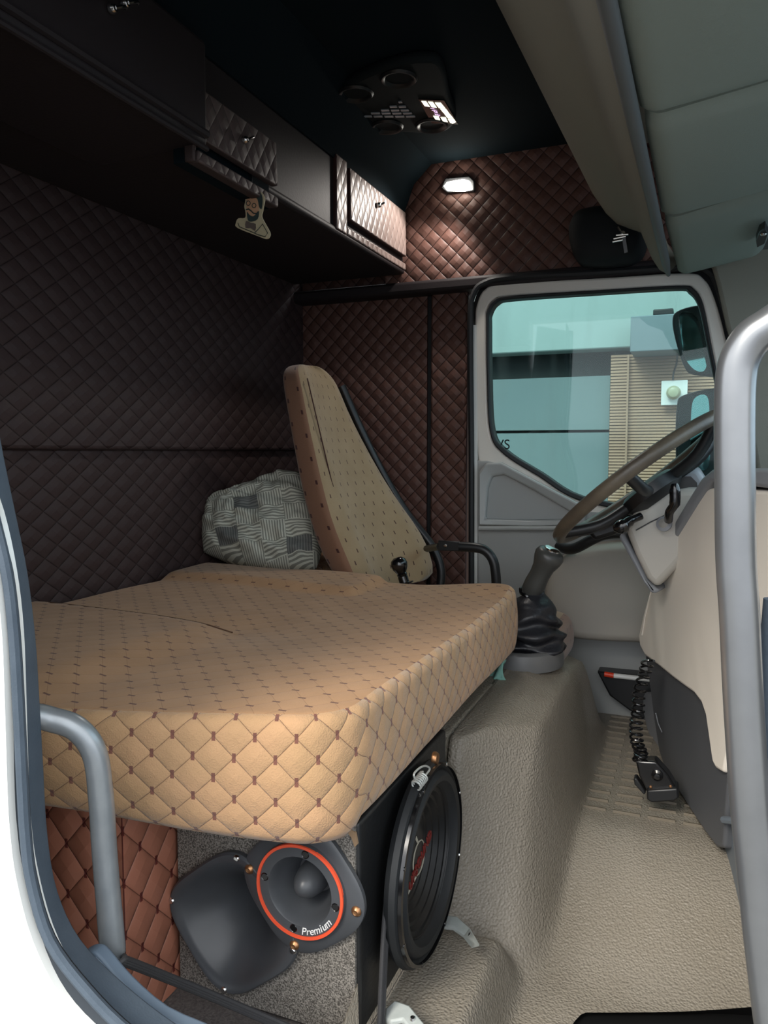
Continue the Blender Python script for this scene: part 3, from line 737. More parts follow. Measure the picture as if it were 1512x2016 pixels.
for side in (1, -1):
    g = [[bm.verts.new(pil(i/NU, j/NU, side)) for i in range(NU+1)] for j in range(NU+1)]
    for j in range(NU):
        for i in range(NU):
            f = bm.faces.new((g[j][i], g[j][i+1], g[j+1][i+1], g[j+1][i]))
            for l, (p, q) in zip(f.loops, ((i, j), (i+1, j), (i+1, j+1), (i, j+1))): l[L].uv = (p/NU*.46+q/NU*.08, q/NU*.34-p/NU*.10)
bmesh.ops.remove_doubles(bm, verts=bm.verts, dist=.0015)
obj('pillow_case', bm, PIL, pw, auto=180)

# ================================================================== speaker box and stored leather box
SX0, SX1, SY0, SY1, SZ0, SZ1 = -.817, -.474, 1.05, 1.495, -.01, .344
sbx = thing('speaker_box', ((SX0+SX1)/2, 1.24, -.02), 'grey carpeted speaker box with black side standing under the bed cushion', 'speaker')
obj('cabinet', box((SX0, SY0+.004, SZ0+.002), (SX1, SY1, SZ1)), VINYL, sbx, bevel=.006, seg=3)
obj('carpet_front', box((SX0+.001, SY0-.002, SZ0), (SX1-.006, SY0+.006, SZ1-.004)), CARPET, sbx)
for dx in (.03, .31): obj('foot', box((SX0+dx, SY0+.01, -.022), (SX0+dx+.03, SY0+.06, -.007)), RUB, sbx)
# worn bare corner
obj('worn_corner', prism([at(672, 1622, Y=SY0-.004), at(700, 1640, Y=SY0-.004), at(704, 1662, Y=SY0-.004), at(698, 1668, Y=SY0-.004), at(692, 1650, Y=SY0-.004)], (0, .004, 0)), mat('bare chipboard', (150, 124, 96), .8), sbx)
FN = (0, -1, 0)
def sup(a, n): return (abs(cos(a))**n+abs(sin(a))**n)**(-1/n)
# large horn
hc = at(462, 1812, Y=SY0-.003); M_ = frame(hc, FN, (1, 0, 0)); hr = .1125
rot0 = R(38)
def horn_mod(a, r, h):
    k = sm((r/hr-.55)/.45); return 1*(1-k)+k*sup(a-rot0, 3.6)*.93
hn = obj('horn_flange', lathe([(hr*1.02, 0), (hr*1.03, .010), (hr*1.0, .014), (hr*.93, .013), (hr*.86, .006), (hr*.72, -.012), (hr*.52, -.040), (hr*.34, -.075), (hr*.22, -.105), (0, -.11)], M_, 96, horn_mod), HORN, sbx)
tag(hn, 'large empty black horn with rounded square flange')
for a in (rot0+R(45), rot0+R(135), rot0+R(225), rot0+R(315)):
    c_ = M_ @ Vector((cos(a)*hr*1.06, sin(a)*hr*1.06, .013)); obj('screw', lathe([(0, .004), (.004, .0035), (.0062, .001), (.0064, 0)], frame(c_, FN), 14), CHROME, hn)
# carve the cabinet for horn and tweeter with boolean cutters baked as real recesses
tcn = at(600, 1744, Y=SY0-.004); M2 = frame(tcn, FN, (1, 0, 0)); tr_ = .0745
rot1 = R(-8)
def tw_mod(a, r, h):
    k = sm((r/tr_-1.02)/.15); return 1*(1-k)+k*sup(a-rot1-R(45), 3.0)*.93
tw = obj('tweeter_flange', lathe([(tr_*1.40, 0), (tr_*1.40, .008), (tr_*1.34, .011), (tr_*1.06, .012), (tr_*1.04, .018), (tr_*.76, .018), (tr_*.74, .016), (tr_*.68, .002), (tr_*.58, -.022), (tr_*.42, -.042), (0, -.046)], M2, 96, tw_mod), HORN, sbx)
tag(tw, 'black tweeter with a domed centre and a thin orange ring')
obj('orange_ring', lathe([(tr_*.97, .0175), (tr_*.975, .0205), (tr_*1.035, .0205), (tr_*1.045, .0165)], M2, 72), ORANGE, tw)
obj('bullet_dome', lathe([(tr_*.36, -.044), (tr_*.35, -.022), (tr_*.30, -.004), (tr_*.19, .010), (tr_*.08, .016), (0, .017)], M2, 40), BLKG if False else HORN, tw)
for k in range(4):
    a = R(80+90*k); c_ = M2 @ Vector((cos(a)*tr_*.86, sin(a)*tr_*.86, .0182)); obj('screw_hole', lathe([(0, .0004), (.0052, .0004), (.006, .0012), (.0068, 0)], frame(c_, FN), 16), BLKG, tw)
for k in range(4):
    a = R(82+90*k); c_ = M2 @ Vector((cos(a)*tr_*1.30, sin(a)*tr_*1.30, .0115)); obj('screw', lathe([(0, .003), (.004, .005), (.0078, .002), (.0086, 0)], frame(c_, FN), 16), SCREW, tw)
# printed word following the ring
word = 'Premium'
for i, ch in enumerate(word):
    a = R(-84+(0, 6.8, 13, 21.8, 29.4, 35.6, 44.6)[i]); c_ = M2 @ Vector((cos(a)*tr_*.865, sin(a)*tr_*.865, .0186))
    tang = (M2.to_3x3() @ Vector((-sin(a), cos(a), 0)))
    text('printed_letter', ch, frame(c_, FN, tang), .017, WPRINT, tw, depth=.0003, shear=.25)
# real recesses in cabinet + carpet for the two horns
def cutter(c, r, d):
    o_ = lathe([(0, .03), (r, .03), (r*.9, -d*.3), (r*.45, -d), (0, -d)], frame(c, FN), 40); me = bpy.data.meshes.new('cut'); bmesh.ops.recalc_face_normals(o_, faces=o_.faces); o_.to_mesh(me); o_.free(); return me
def boolcut(names, me):
    co = bpy.data.objects.new('cutting_tool', me); C.objects.link(co)
    for ob in names:
        m_ = ob.modifiers.new('cut', 'BOOLEAN'); m_.object = co; m_.operation = 'DIFFERENCE'; m_.solver = 'EXACT'
    dg = bpy.context.evaluated_depsgraph_get(); dg.update()
    for ob in names:
        nm = bpy.data.meshes.new_from_object(ob.evaluated_get(dg)); ob.modifiers.clear(); ob.data = nm
    bpy.data.objects.remove(co)
bpy.context.view_layer.update()
cab = [c for c in sbx.children if c.name.startswith(('cabinet', 'carpet_front'))]
boolcut(cab, cutter(hc, hr*.93, .125)); boolcut(cab, cutter(tcn, tr_*.95, .07))
# bass driver on the right hand side (faces the tunnel)
SXN = Vector((1, 0, 0)); wc = Vector((SX1, 1.276, .180)); wr = .179
M3 = frame(wc, SXN, (0, 1, 0))
wf = obj('bass_driver', lathe([(wr*.62, -.002), (wr*.66, .008), (wr*.80, .014), (wr*.97, .020), (wr*1.0, .030), (wr*.985, .040), (wr*.93, .046), (wr*.90, .040), (wr*.885, .044), (wr*.84, .052), (wr*.78, .050), (wr*.74, .036), (wr*.72, .034)], M3, 96), RUB, sbx)
tag(wf, 'big black bass driver on the box side')
obj('cone', lathe([(wr*.73, .036), (wr*.71, .030)] + [(wr*(.70-.035*k), .030-.0045*k+(.004 if k % 2 else 0)) for k in range(1, 9)] + [(wr*.40, -.008), (0, -.012)], M3, 72), CONE, wf)
obj('dust_cap', lathe([(wr*.40, -.006), (wr*.36, .004), (wr*.25, .014), (wr*.12, .019), (0, .021)], M3, 48), CAPG, wf)
obj('gasket_ring', lathe([(wr*.965, .044), (wr*.96, .050), (wr*.93, .051), (wr*.925, .044)], M3, 72), BLKG, wf)
obj('cap_emblem_ring', tube([M3 @ Vector((cos(a)*wr*.17, sin(a)*wr*.17, .0185)) for a in [2*pi*k/32 for k in range(32)]], .0014, 6, closed=True), SILVL, wf)
for a0 in (R(100), R(-118)):
    for d_ in (-.05, .05): obj('cap_emblem_line', tube([M3 @ Vector((cos(a0+d_)*wr*.18, sin(a0+d_)*wr*.18, .0185)), M3 @ Vector((cos(a0+d_*.7)*wr*.38, sin(a0+d_*.7)*wr*.38, .006))], .0012, 6), SILVL, wf)
text('cap_lettering', 'UPSOUND', frame(M3 @ Vector((.0, -.004, .0215)), SXN, Vector((0, .93, .36))), .027, RPRINT, wf, depth=.0015, shear=.2)
for k in range(8):
    a = R(22+45*k); c_ = M3 @ Vector((cos(a)*wr*.945, sin(a)*wr*.945, .049)); obj('driver_screw', lathe([(0, .002), (.0035, .002), (.0045, 0)], frame(c_, SXN), 10), CHROME if k in (0, 1, 7) else BLKG, wf)
obj('wood_screw', lathe([(0, .010), (.010, .009), (.0125, .004), (.012, 0)], frame(M3 @ Vector((.03, wr*1.0, .035)), SXN), 12), SCREW, sbx)

# leather box under the bed at left
lbx = thing('storage_box', (-1.0, 1.0, -.02), 'red brown quilted leather box under the bed, left of the speaker box', 'box')
LX = -.826; SYF = .925
obj('front_pad', quad_sheet((-1.45, SYF, -.02), (LX, SYF, -.02), (LX, SYF, .378), (-1.45, SYF, .378), (0, .01, 0), 1, 1), BOXQ, lbx)
obj('side_pad', quad_sheet((LX+.0015, SYF-.001, -.02), (LX+.0015, 1.5, -.02), (LX+.0015, 1.5, .378), (LX+.0015, SYF-.001, .378), (-.0025, 0, 0), 1, 1), BOXQ, lbx)
obj('box_body', box((-1.449, SYF+.009, -.018), (LX-.009, 1.5, .366)), LEATH, lbx)

# ================================================================== bungee cords and hooks
bg_ = thing('elastic_strap', at(760, 1950, X=SX1+.03), 'flat black elastic strap hooked at the top rim of the bass driver', 'strap')
pth = [(828, 1538), (804, 1576), (786, 1640), (771, 1720), (761, 1800), (755, 1900), (750, 2016), (748, 2080)]
for dx in (-4, 0, 4):
    obj('cord', tube(spline([at(x+dx*.8, y, X=SX1+.018+.003*abs(dx)/4) for x, y in pth], 6), .0042, 8), CORD, bg_)
hk = [(818, 1536), (815, 1524), (826, 1512), (838, 1508), (846, 1514), (836, 1528), (828, 1534)]
obj('wire_hook', tube(spline([at(x, y, X=SX1+.045) for x, y in hk], 6), .0018, 8), WIRE, bg_)
A_ = at(834, 1528, X=SX1+.042); B_ = at(818, 1548, X=SX1+.038); ax = (B_-A_).normalized(); u_ = ax.cross(Vector((1, 0, 0))).normalized(); v_ = ax.cross(u_)
obj('wire_coil', tube([A_.lerp(B_, k/70)+(u_*cos(k*.55)+v_*sin(k*.55))*.009 for k in range(71)], .0017, 6), WIRE, bg_)
b2 = thing('floor_strap', at(400, 1960, Y=.9), 'flat black elastic strap running from the grab handle foot across the speaker front', 'strap')
for k, dy in enumerate((-5, 0, 5)):
    obj('cord', tube(spline([at(205+k*3, 1885+dy, Y=.76), at(240, 1890+dy, Y=.76), at(330, 1925+dy, Y=.85), at(430, 1966+dy, Y=.93), at(560, 2022+dy, Y=1.0), at(700, 2085+dy, Y=1.02)], 6), .0042, 8), CORD, b2)
obj('strap_loop', tube(spline([at(188, 1878, Y=.735), at(205, 1893, Y=.725), at(232, 1896, Y=.725), at(246, 1886, Y=.74), at(232, 1880, Y=.775), at(205, 1876, Y=.775)], 6, closed=True), .004, 8, closed=True), CORD, b2)
# seat rail brackets on the platform
def bracket(pts, label):
    P = [at(x, y, Z=z) for x, y, z in pts]
    bm = BM(); rows = []
    n = len(P)//2
    for i in range(n):
        a, b = P[i], P[2*n-1-i]; rows.append((a, b))
    vs_ = [[bm.verts.new(a), bm.verts.new(a+Vector((0, 0, -.010))), bm.verts.new(b+Vector((0, 0, -.010))), bm.verts.new(b)] for a, b in rows]
    for r0, r1 in zip(vs_, vs_[1:]):
        for k in range(4): bm.faces.new((r0[k], r0[(k+1) % 4], r1[(k+1) % 4], r1[k]))
    bm.faces.new(vs_[0]); bm.faces.new(vs_[-1][::-1])
    t = thing('seat_bracket', P[n//2], label, 'bracket', 'pale seat brackets beside the speaker box')
    obj('plate', bm, CLAMP, t, bevel=.003, auto=30)
    q = P[n-1].lerp(P[n], .5); q2 = P[n-2].lerp(P[n+1], .4); obj('bolt', lathe([(0, .004), (.004, .003), (.005, -.001)], frame(q2.lerp(q, .4), (0, 0, 1)), 10), CHROME, t)
bracket([(872, 1800, 0.002), (900, 1803, 0.012), (926, 1826, 0.015), (944, 1856, 0.092), (930, 1858, 0.006), (912, 1838, 0.008), (892, 1824, 0.004), (872, 1822, -0.004)], 'pale curved metal bracket poking out behind the bass driver')
bracket([(758, 1985, 0.002), (778, 1968, 0.010), (806, 1978, 0.015), (848, 2030, 0.010), (815, 2034, 0.006), (792, 2006, 0.008), (768, 2010, 0.004), (758, 2006, -0.004)], 'pale curved metal bracket on the floor at the bottom edge, below the bass driver')

# ================================================================== grab handles
gh = thing('grab_bar', at(220, 1880, Y=.74), 'grey painted grab handle tube curving down beside the bed on the left', 'handle')
obj('handle_tube', tube(spline([at(66, 1408, Y=.70), at(100, 1416, Y=.715), at(150, 1434, Y=.73), at(185, 1480, Y=.74), at(198, 1560, Y=.745), at(206, 1680, Y=.75), at(216, 1800, Y=.75), at(222, 1872, Y=.75)], 8), [.0155]*8*4+[.0158]*8*2+[.0162]*8+[.016], 20), STEELG, gh)
obj('foot_cap', lathe([(0, -.004), (.012, -.003), (.0162, .004), (.016, .01)], frame(at(222, 1882, Y=.75), (0, 0, 1)), 20), STEELG, gh)
gp = thing('grab_rail', at(1500, 2016, Y=.78), 'thick silver grab rail standing upright at the right edge by the dash', 'rail')
rl = [(2500, 545), (1900, 572), (1690, 585), (1600, 600), (1545, 625), (1512, 645), (1480, 667), (1457, 705), (1448, 750), (1446, 840), (1447, 960), (1449, 1103), (1456, 1215), (1461, 1330), (1467, 1440), (1477, 1590), (1488, 1700), (1503, 1850), (1521, 2000), (1532, 2080), (1552, 2300)]
obj('rail_tube', tube(spline([at(x, y, Y=.76) for x, y in rl], 6), .0172, 24), ALU, gp)
# pillar trim of the door side right of the rail
r2 = [(1512, 1180), (1504, 1300), (1506, 1500), (1512, 1700), (1530, 1900), (1545, 2080)]
tag(obj('door_post_seal', tube(spline([at(x+16, y, Y=.80) for x, y in r2], 5), .011, 12), SEAL), 'blue grey seal edge at the far right behind the silver rail', 'seal')

# ================================================================== overhead console
oc = thing('overhead_console', (0, 1.8, 1.5), 'large grey green padded overhead console above the dashboard', 'console')
far_px = [(1145, 322), (1150, 340), (1166, 380), (1193, 420), (1215, 441), (1238, 450), (1262, 458), (1272, 482), (1284, 510), (1298, 531), (1314, 540)]
FYc = 2.62
prof = []
Fp = [at(x, y, Y=FYc) for x, y in far_px]
b_mid = at(978, 0, Z=Fp[1].z); e_mid = at(1190, 0, Z=Fp[-1].z)
sb_ = (b_mid.x-Fp[1].x)/(b_mid.y-FYc); se_ = (e_mid.x-Fp[-1].x)/(e_mid.y-FYc)
rows = []
NYs = 14
bm = BM()
for j in range(NYs+1):
    y = FYc+(.78-FYc)*j/NYs; r_ = []
    for i, p in enumerate(Fp):
        s = sb_+(se_-sb_)*i/(len(Fp)-1); x = p.x+s*(y-FYc)
        z = p.z
        if j > 0 and i in (4, 5, 6): z += .0
        r_.append(bm.verts.new((x, y, z)))
    rows.append(r_)
for a, b in zip(rows, rows[1:]):
    for i in range(len(a)-1): bm.faces.new((a[i], a[i+1], b[i+1], b[i]))
# close far end and add a back
bk0 = [bm.verts.new((v.co.x+.04+.02*(len(Fp)-1-i)/len(Fp), FYc+.03, v.co.z+.05)) for i, v in enumerate(rows[0])]
for i in range(len(bk0)-1): bm.faces.new((rows[0][i], bk0[i], bk0[i+1], rows[0][i+1]))
cs_ = obj('console_side', bm, HEADC, oc, auto=50)
obj('console_top_fill', box((rows[0][0].co.x if False else -.36, .78, 1.90), (.6, 2.66, 1.962)), HEADC, oc)
bar = [at(1316, 541, Y=FYc-.01)]; e2 = Vector((bar[0].x+se_*(.8-FYc), .8, bar[0].z))
obj('console_rail', tube([bar[0]+(e2-bar[0])*k/10 for k in range(11)], [.006]+[.0125]*10, 12), HEADB, oc)
# lighter moulded flap hanging on the side (pale fold near the top)
fl = [(1118, 0), (1150, 0), (1165, 60), (1180, 110), (1195, 192), (1180, 172), (1168, 140), (1145, 100)]
zsurf = (Fp[2].z+Fp[5].z)/2
ZB = Fp[-1].z
def panel(l0, l1, r1, r0, name, lab):
    P = [at(l0[0], l0[1], Z=ZB-.004), at(l1[0], l1[1], Z=ZB-.004), at(r1[0], r1[1], Z=ZB+.03), at(r0[0], r0[1], Z=ZB+.03)]
    ce = sum(P, Vector())/4
    def Pf(s, t):
        a = (P[0]*(1-t)+P[1]*t)*(1-s)+(P[3]*(1-t)+P[2]*t)*s
        e_ = min(s, 1-s, )*8; f_ = min(t, 1-t)*14
        a.z += .016*(1-min(1, e_))**2+.014*(1-min(1, f_))**2-.006*sin(pi*s)*sin(pi*t)
        return a
    o = obj(name, sheet(Pf, 24, 24, thick=(0, 0, .05)), HEADL, oc, auto=60)
    if lab: tag(o, lab)
panel((1150, -200), (1263, 243), (1620, 138), (1720, -260), 'padded_panel', 'largest near padded panel')
panel((1268, 250), (1303, 438), (1620, 352), (1620, 146), 'padded_panel', 'middle padded panel')
panel((1308, 446), (1336, 548), (1500, 506), (1560, 368), 'padded_panel', 'small far padded panel')
obj('console_backing', box((-.07, .85, ZB+.045), (.55, 2.6, ZB+.09)), HEADB, oc)
lt = obj('catch', prism([at(x, y, Z=ZB-.005) for x, y in [(1494, 458), (1506, 450), (1512, 462), (1506, 480), (1490, 488), (1488, 474)]], (0, 0, .02)), BLK, oc, bevel=.002)
obj('catch_button', lathe([(0, .004), (.006, .003), (.008, 0)], frame(at(1503, 461, Z=ZB-.007), (0, 0, -1)), 12), CHROME, lt)

# ================================================================== shelf and lockers along the back wall
sh = thing('rear_shelf', (-1.3, 1.8, 1.57), 'dark leather covered overhead shelf along the back wall', 'shelf')
SHX = -1.035
z_b = 1.59
obj('shelf_underside', box((RX+.02, .75, z_b-.012), (SHX-.004, 2.735, z_b+.012)), LEATH, sh, bevel=.01)
obj('shelf_fascia', box((SHX-.03, .75, z_b), (SHX-.012, 2.735, 1.80)), LEATH, sh, bevel=.004)
obj('ceiling_cove', prism([(SHX-.03, .75, 1.80), (SHX-.008, .75, 1.80), (SHX+.03, .75, 1.90), (SHX+.10, .75, ZC), (SHX-.03, .75, ZC)], (0, 1.985, 0)), CEIL, sh)
yA = at(402, 200, X=-1.0).y
# big near cabinet
cbn = thing('overhead_cabinet', (-1.2, 1.1, 1.5), 'big dark leather covered cabinet at upper left, nearest the door', 'cabinet')
xb = -.99
obj('cabinet_body', box((-1.3, .76, 1.567), (xb, yA, 1.785)), LEATH, cbn, bevel=.012, seg=3)
zz1 = at(402, 282, X=xb).z; 
obj('moulding', tube([Vector((xb+.002, .76, zz1+.02)), Vector((xb+.002, yA-.01, zz1+.02))], .009, 8), LEATH, cbn)
obj('moulding', tube([Vector((xb+.002, .76, zz1-.01)), Vector((xb+.002, yA-.01, zz1-.01))], .006, 8), LEATH, cbn)
def latch(px, py, X, parent):
    c_ = at(px, py, X=X); t = obj('latch', lathe([(0, .012), (.006, .011), (.009, .006), (.009, 0)], frame(c_, (1, 0, 0)), 14), CHROME, parent)
    obj('latch_arm', tube([c_+Vector((.01, 0, 0)), c_+Vector((.014, .02, .012)), c_+Vector((.006, .032, .016))], .0035, 8), CHROME, t)
latch(218, 18, xb+.004, cbn); latch(243, 8, xb+.004, cbn)
# flap locker 1 and 2
def locker(y0, y1, X, zb_, zt, label, far, M):
    t = thing('shelf_locker', (X, (y0+y1)/2, zb_), label, 'locker', 'quilted lockers on the rear shelf')
    if far: obj('locker_frame', quad_sheet((X, y0-.075, zb_), (X, y0, zb_), (X, y0, zt+.012), (X, y0-.075, zt+.012), (-.03, 0, 0), 1, 1), M, t, bevel=.004)
    else: obj('locker_frame', box((X-.03, y0-.01, zb_), (X-.004, y0, zt)), M, t, bevel=.004)
    obj('lower_rail', quad_sheet((X, y0, zb_), (X, y1, zb_), (X, y1, zb_+.026), (X, y0, zb_+.026), (-.03, 0, 0), 1, 1), M, t, bevel=.005)
    obj('locker_door', quad_sheet((X+.006, y0+.014, zb_+.048), (X+.006, y1-.012, zb_+.048), (X+.003, y1-.012, zt), (X+.003, y0+.014, zt), (-.02, 0, 0), 1, 1), M, t, bevel=.004)
    obj('locker_back', box((X-.06, y0-.005, zb_+.001), (X-.028, y1, zt)), CEIL, t)
    return t
WALLP = quilt('lit tone quilted locker leather', (140, 122, 116), (64, 48, 46), .04, .07, (.004, .006), (60, 40, 38), lines=.022, puff=.6, dist=.006, rough=.4, threadmix=.7)  # paler copy of the locker leather, lamp light put into the colour
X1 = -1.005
WALLP2 = quilt('shade tone quilted locker leather', (84, 72, 70), (50, 40, 40), .05, .07, None, None, lines=.02, puff=.8, dist=.008, rough=.6, threadmix=.6, spec=.3)  # darker copy of the locker leather, shade put into the colour
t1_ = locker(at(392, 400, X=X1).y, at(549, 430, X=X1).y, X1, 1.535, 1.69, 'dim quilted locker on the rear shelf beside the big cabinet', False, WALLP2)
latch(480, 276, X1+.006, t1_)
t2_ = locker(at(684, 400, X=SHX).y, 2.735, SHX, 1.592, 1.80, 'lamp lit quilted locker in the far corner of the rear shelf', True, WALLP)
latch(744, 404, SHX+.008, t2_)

# figure shaped air freshener card hanging from the shelf
Yf = 1.46
fr = thing('card_figure', at(498, 440, Y=1.66), 'small cut out card of a bearded man with glasses hanging under the shelf', 'air freshener')
def FC(x, y, d=0): return at(380+x/5.04, 280+y/5.04, Y=1.66-d)
out = [(520, 500), (535, 462), (580, 448), (640, 462), (690, 510), (710, 560), (700, 620), (690, 680), (680, 730), (700, 780), (760, 890), (755, 940), (720, 958), (640, 930), (440, 850), (425, 800), (450, 755), (515, 750), (520, 690), (508, 640), (518, 580)]
obj('card', prism([FC(x, y) for x, y in spline([(x, y, 0) for x, y in out], 2, closed=True) for x, y in [(x, y)]] if False else [FC(p.x, p.y) for p in spline([(x, y, 0) for x, y in out], 3, closed=True)], (0, .004, 0)), CARD, fr)
def ink(name, pts, m, d=.0012, n=3):
    obj(name, prism([FC(p.x, p.y, d) for p in spline([(x, y, 0) for x, y in pts], n, closed=True)], (0, .0008, 0)), m, fr)
ink('printed_face', [(540, 545), (590, 530), (640, 550), (655, 610), (650, 690), (630, 740), (560, 745), (530, 700), (530, 620)], SKIN)
ink('printed_hair', [(530, 560), (528, 500), (560, 462), (620, 464), (675, 510), (690, 570), (680, 660), (655, 640), (640, 570), (600, 535), (560, 545)], INK, .0024)
ink('printed_beard', [(535, 690), (560, 720), (600, 735), (640, 690), (655, 690), (640, 760), (590, 785), (545, 775)], INK, .0024)
ink('printed_bow_tie', [(525, 780), (575, 800), (620, 810), (615, 880), (570, 850), (520, 850)], mat('grey brown ink', (96, 84, 78), .8), .0024, 2)
obj('printed_moustache', tube([FC(x, y, .003) for x, y in [(525, 670), (550, 662), (575, 680), (600, 705), (630, 708), (645, 690)]], .0016, 6), INK, fr)
for cx_, cy_ in ((548, 605), (605, 628)):
    obj('printed_lens', tube([FC(cx_+20*cos(a), cy_+22*sin(a), .003) for a in [2*pi*k/14 for k in range(14)]], .0009, 5, closed=True), INK, fr)
obj('printed_coat_edge', tube([FC(x, y, .003) for x, y in [(445, 800), (460, 840), (560, 880), (640, 915), (715, 938), (740, 900), (690, 810), (650, 860), (610, 900)]], .0009, 5), INK, fr)
obj('hanging_cord', tube([FC(580, 452), at(497, 352, Y=1.66), at(497, 345, Y=1.66)], .0012, 5), CORD, fr)

# ================================================================== ceiling unit, lamp, bag
ZL = ZC-.03
ac = thing('roof_vent_unit', at(800, 200, Z=ZL), 'round dark roof ventilation unit with lit keypad set in the ceiling', 'ventilation unit')
cpx = [(870, 130), (885, 190), (898, 238), (870, 262), (800, 262), (730, 255), (690, 235), (662, 205), (668, 180), (720, 150), (780, 128), (830, 120)]
obj('housing', prism(spline([at(x, y, Z=ZL) for x, y in cpx], 5, closed=True), (0, 0, .03)), mat('dark vent plastic', (22, 29, 31), .8, spec=.2), ac, bevel=.012, seg=3)
for (x, y) in ((785, 155), (700, 185), (762, 250), (850, 247)):
    c_ = at(x, y, Z=ZL-.002); obj('air_nozzle', lathe([(0, -.012), (.030, -.010), (.040, .004), (.047, .006), (.052, 0)], frame(c_, (0, 0, -1)), 28), BLK, ac)
rowsg = [(201, 782, 793), (210, 765, 800), (217, 748, 806), (223, 728, 812), (229, 712, 818)]
sl = mat('pale vent slot trim', (150, 158, 165), .35, metal=.3)
for i, (y, x0, x1) in enumerate(rowsg):
    n = i+1
    for k in range(n):
        xa = x0+(x1-x0)*k/n+2; xb_ = x0+(x1-x0)*(k+1)/n-2
        P = [at(xa, y, Z=ZL-.004), at(xb_, y-.5, Z=ZL-.004), at(xb_+1.5, y+2.2, Z=ZL-.004), at(xa+1.5, y+2.6, Z=ZL-.004)]
        obj('grille_slot', prism(P, (0, 0, .003)), sl, ac)
obj('display_panel', prism([at(x, y, Z=ZL-.003) for x, y in [(824, 196), (874, 198), (902, 245), (850, 243)]], (0, 0, .004)), BLKG, ac)
def K(x, y): return at(820+x/15.12, 180+y/15.12, Z=ZL-.005)
keys = [[(140, 300), (290, 310), (400, 470), (240, 445)], [(335, 315), (490, 330), (605, 495), (450, 475)], [(540, 345), (720, 350), (860, 515), (665, 505)], [(700, 525), (880, 535), (985, 680), (800, 650)],
        [(820, 670), (995, 690), (1100, 815), (920, 800)], [(490, 740), (650, 745), (715, 880), (570, 850)], [(710, 780), (870, 785), (935, 925), (790, 905)], [(925, 825), (1110, 830), (1175, 920), (1080, 970), (1000, 940)]]
for kk in keys: obj('lit_key', prism([K(x, y) for x, y in kk], (0, 0, .002)), KEYLIT, ac, bevel=.0015)
for seg_ in ([(410, 495), (530, 520)], [(455, 555), (560, 580), (600, 590)], [(520, 605), (620, 640)], [(520, 600), (550, 565)], [(600, 590), (620, 640)], [(545, 665), (560, 695), (640, 690)], [(640, 690), (645, 720), (690, 735)], [(690, 735), (695, 705)]):
    obj('lit_digit', tube([K(x, y) for x, y in seg_], .0009, 5), DIGLIT, ac)
# interior lamp
il = thing('interior_lamp', at(902, 365, Y=2.72), 'bright white rectangular lamp at the top of the wall above the driver door', 'lamp')
P = [(873, 366), (880, 358), (912, 352), (924, 356), (928, 371), (912, 375), (880, 374)]
obj('lamp_housing', prism([at(x, y, Y=2.725) for x, y in [(868, 370), (876, 350), (924, 346), (934, 356), (934, 376), (880, 379)]], (0, .02, 0)), mat('lamp bezel grey', (60, 60, 62), .5), il, bevel=.004)
obj('lamp_lens', prism([at(x, y, Y=2.712) for x, y in P], (0, .016, 0)), LAMP, il, bevel=.003)
ld = bpy.data.lights.new('lamp_light', 'SPOT'); lo = bpy.data.objects.new('lamp_light', ld); lo.location = at(902, 372, Y=2.645)
ld.energy = 8; ld.color = (1.0, .93, .86); ld.spot_size = R(126); ld.spot_blend = .4; ld.shadow_soft_size = .02
lo.rotation_euler = Vector((.40, .30, .85)).to_track_quat('Z', 'Y').to_euler()
link(lo, il)
# black hanging bag near the console
hb = thing('hanging_bag', at(1180, 515, Y=2.66), 'black soft bag with metal clips hanging on the wall left of the overhead console', 'bag')
bp_ = [(1116, 470), (1114, 440), (1126, 412), (1150, 400), (1200, 398), (1262, 440), (1268, 480), (1240, 510), (1160, 517), (1130, 505)]
ro_ = spline([at(x, y, Y=2.63) for x, y in bp_], 4, closed=True); cb2 = sum(ro_, Vector())/len(ro_)
bm = BM(); rings = []
for sc, dy in ((.55, 0), (.8, .01), (.95, .035), (1.0, .07), (1.0, .1)): rings.append([bm.verts.new(cb2+(p-cb2)*sc+Vector((0, dy, 0))) for p in ro_])
for A2, B2 in zip(rings, rings[1:]):
    for i in range(len(A2)): bm.faces.new((A2[i], A2[(i+1) % len(A2)], B2[(i+1) % len(A2)], B2[i]))
bm.faces.new(rings[0]); obj('bag_body', bm, mat('black nylon', (14, 22, 26), .75), hb, auto=60)
for (x0, y0, x1, y1) in ((1208, 470, 1232, 465), (1206, 476, 1226, 472), (1216, 447, 1222, 456), (1213, 463, 1237, 461)):
    obj('metal_clip', tube([at(x0, y0, Y=2.60), at(x1, y1, Y=2.60)], .0035, 8), CHROME, hb)
obj('clip_tag', prism([at(x, y, Y=2.60) for x, y in [(1224, 465), (1231, 465), (1236, 496), (1229, 498)]], (0, .004, 0)), DASHG, hb)
obj('metal_clip', lathe([(0, .004), (.006, .003), (.008, 0)], frame(at(1226, 459, Y=2.60), FN), 12), CHROME, hb)

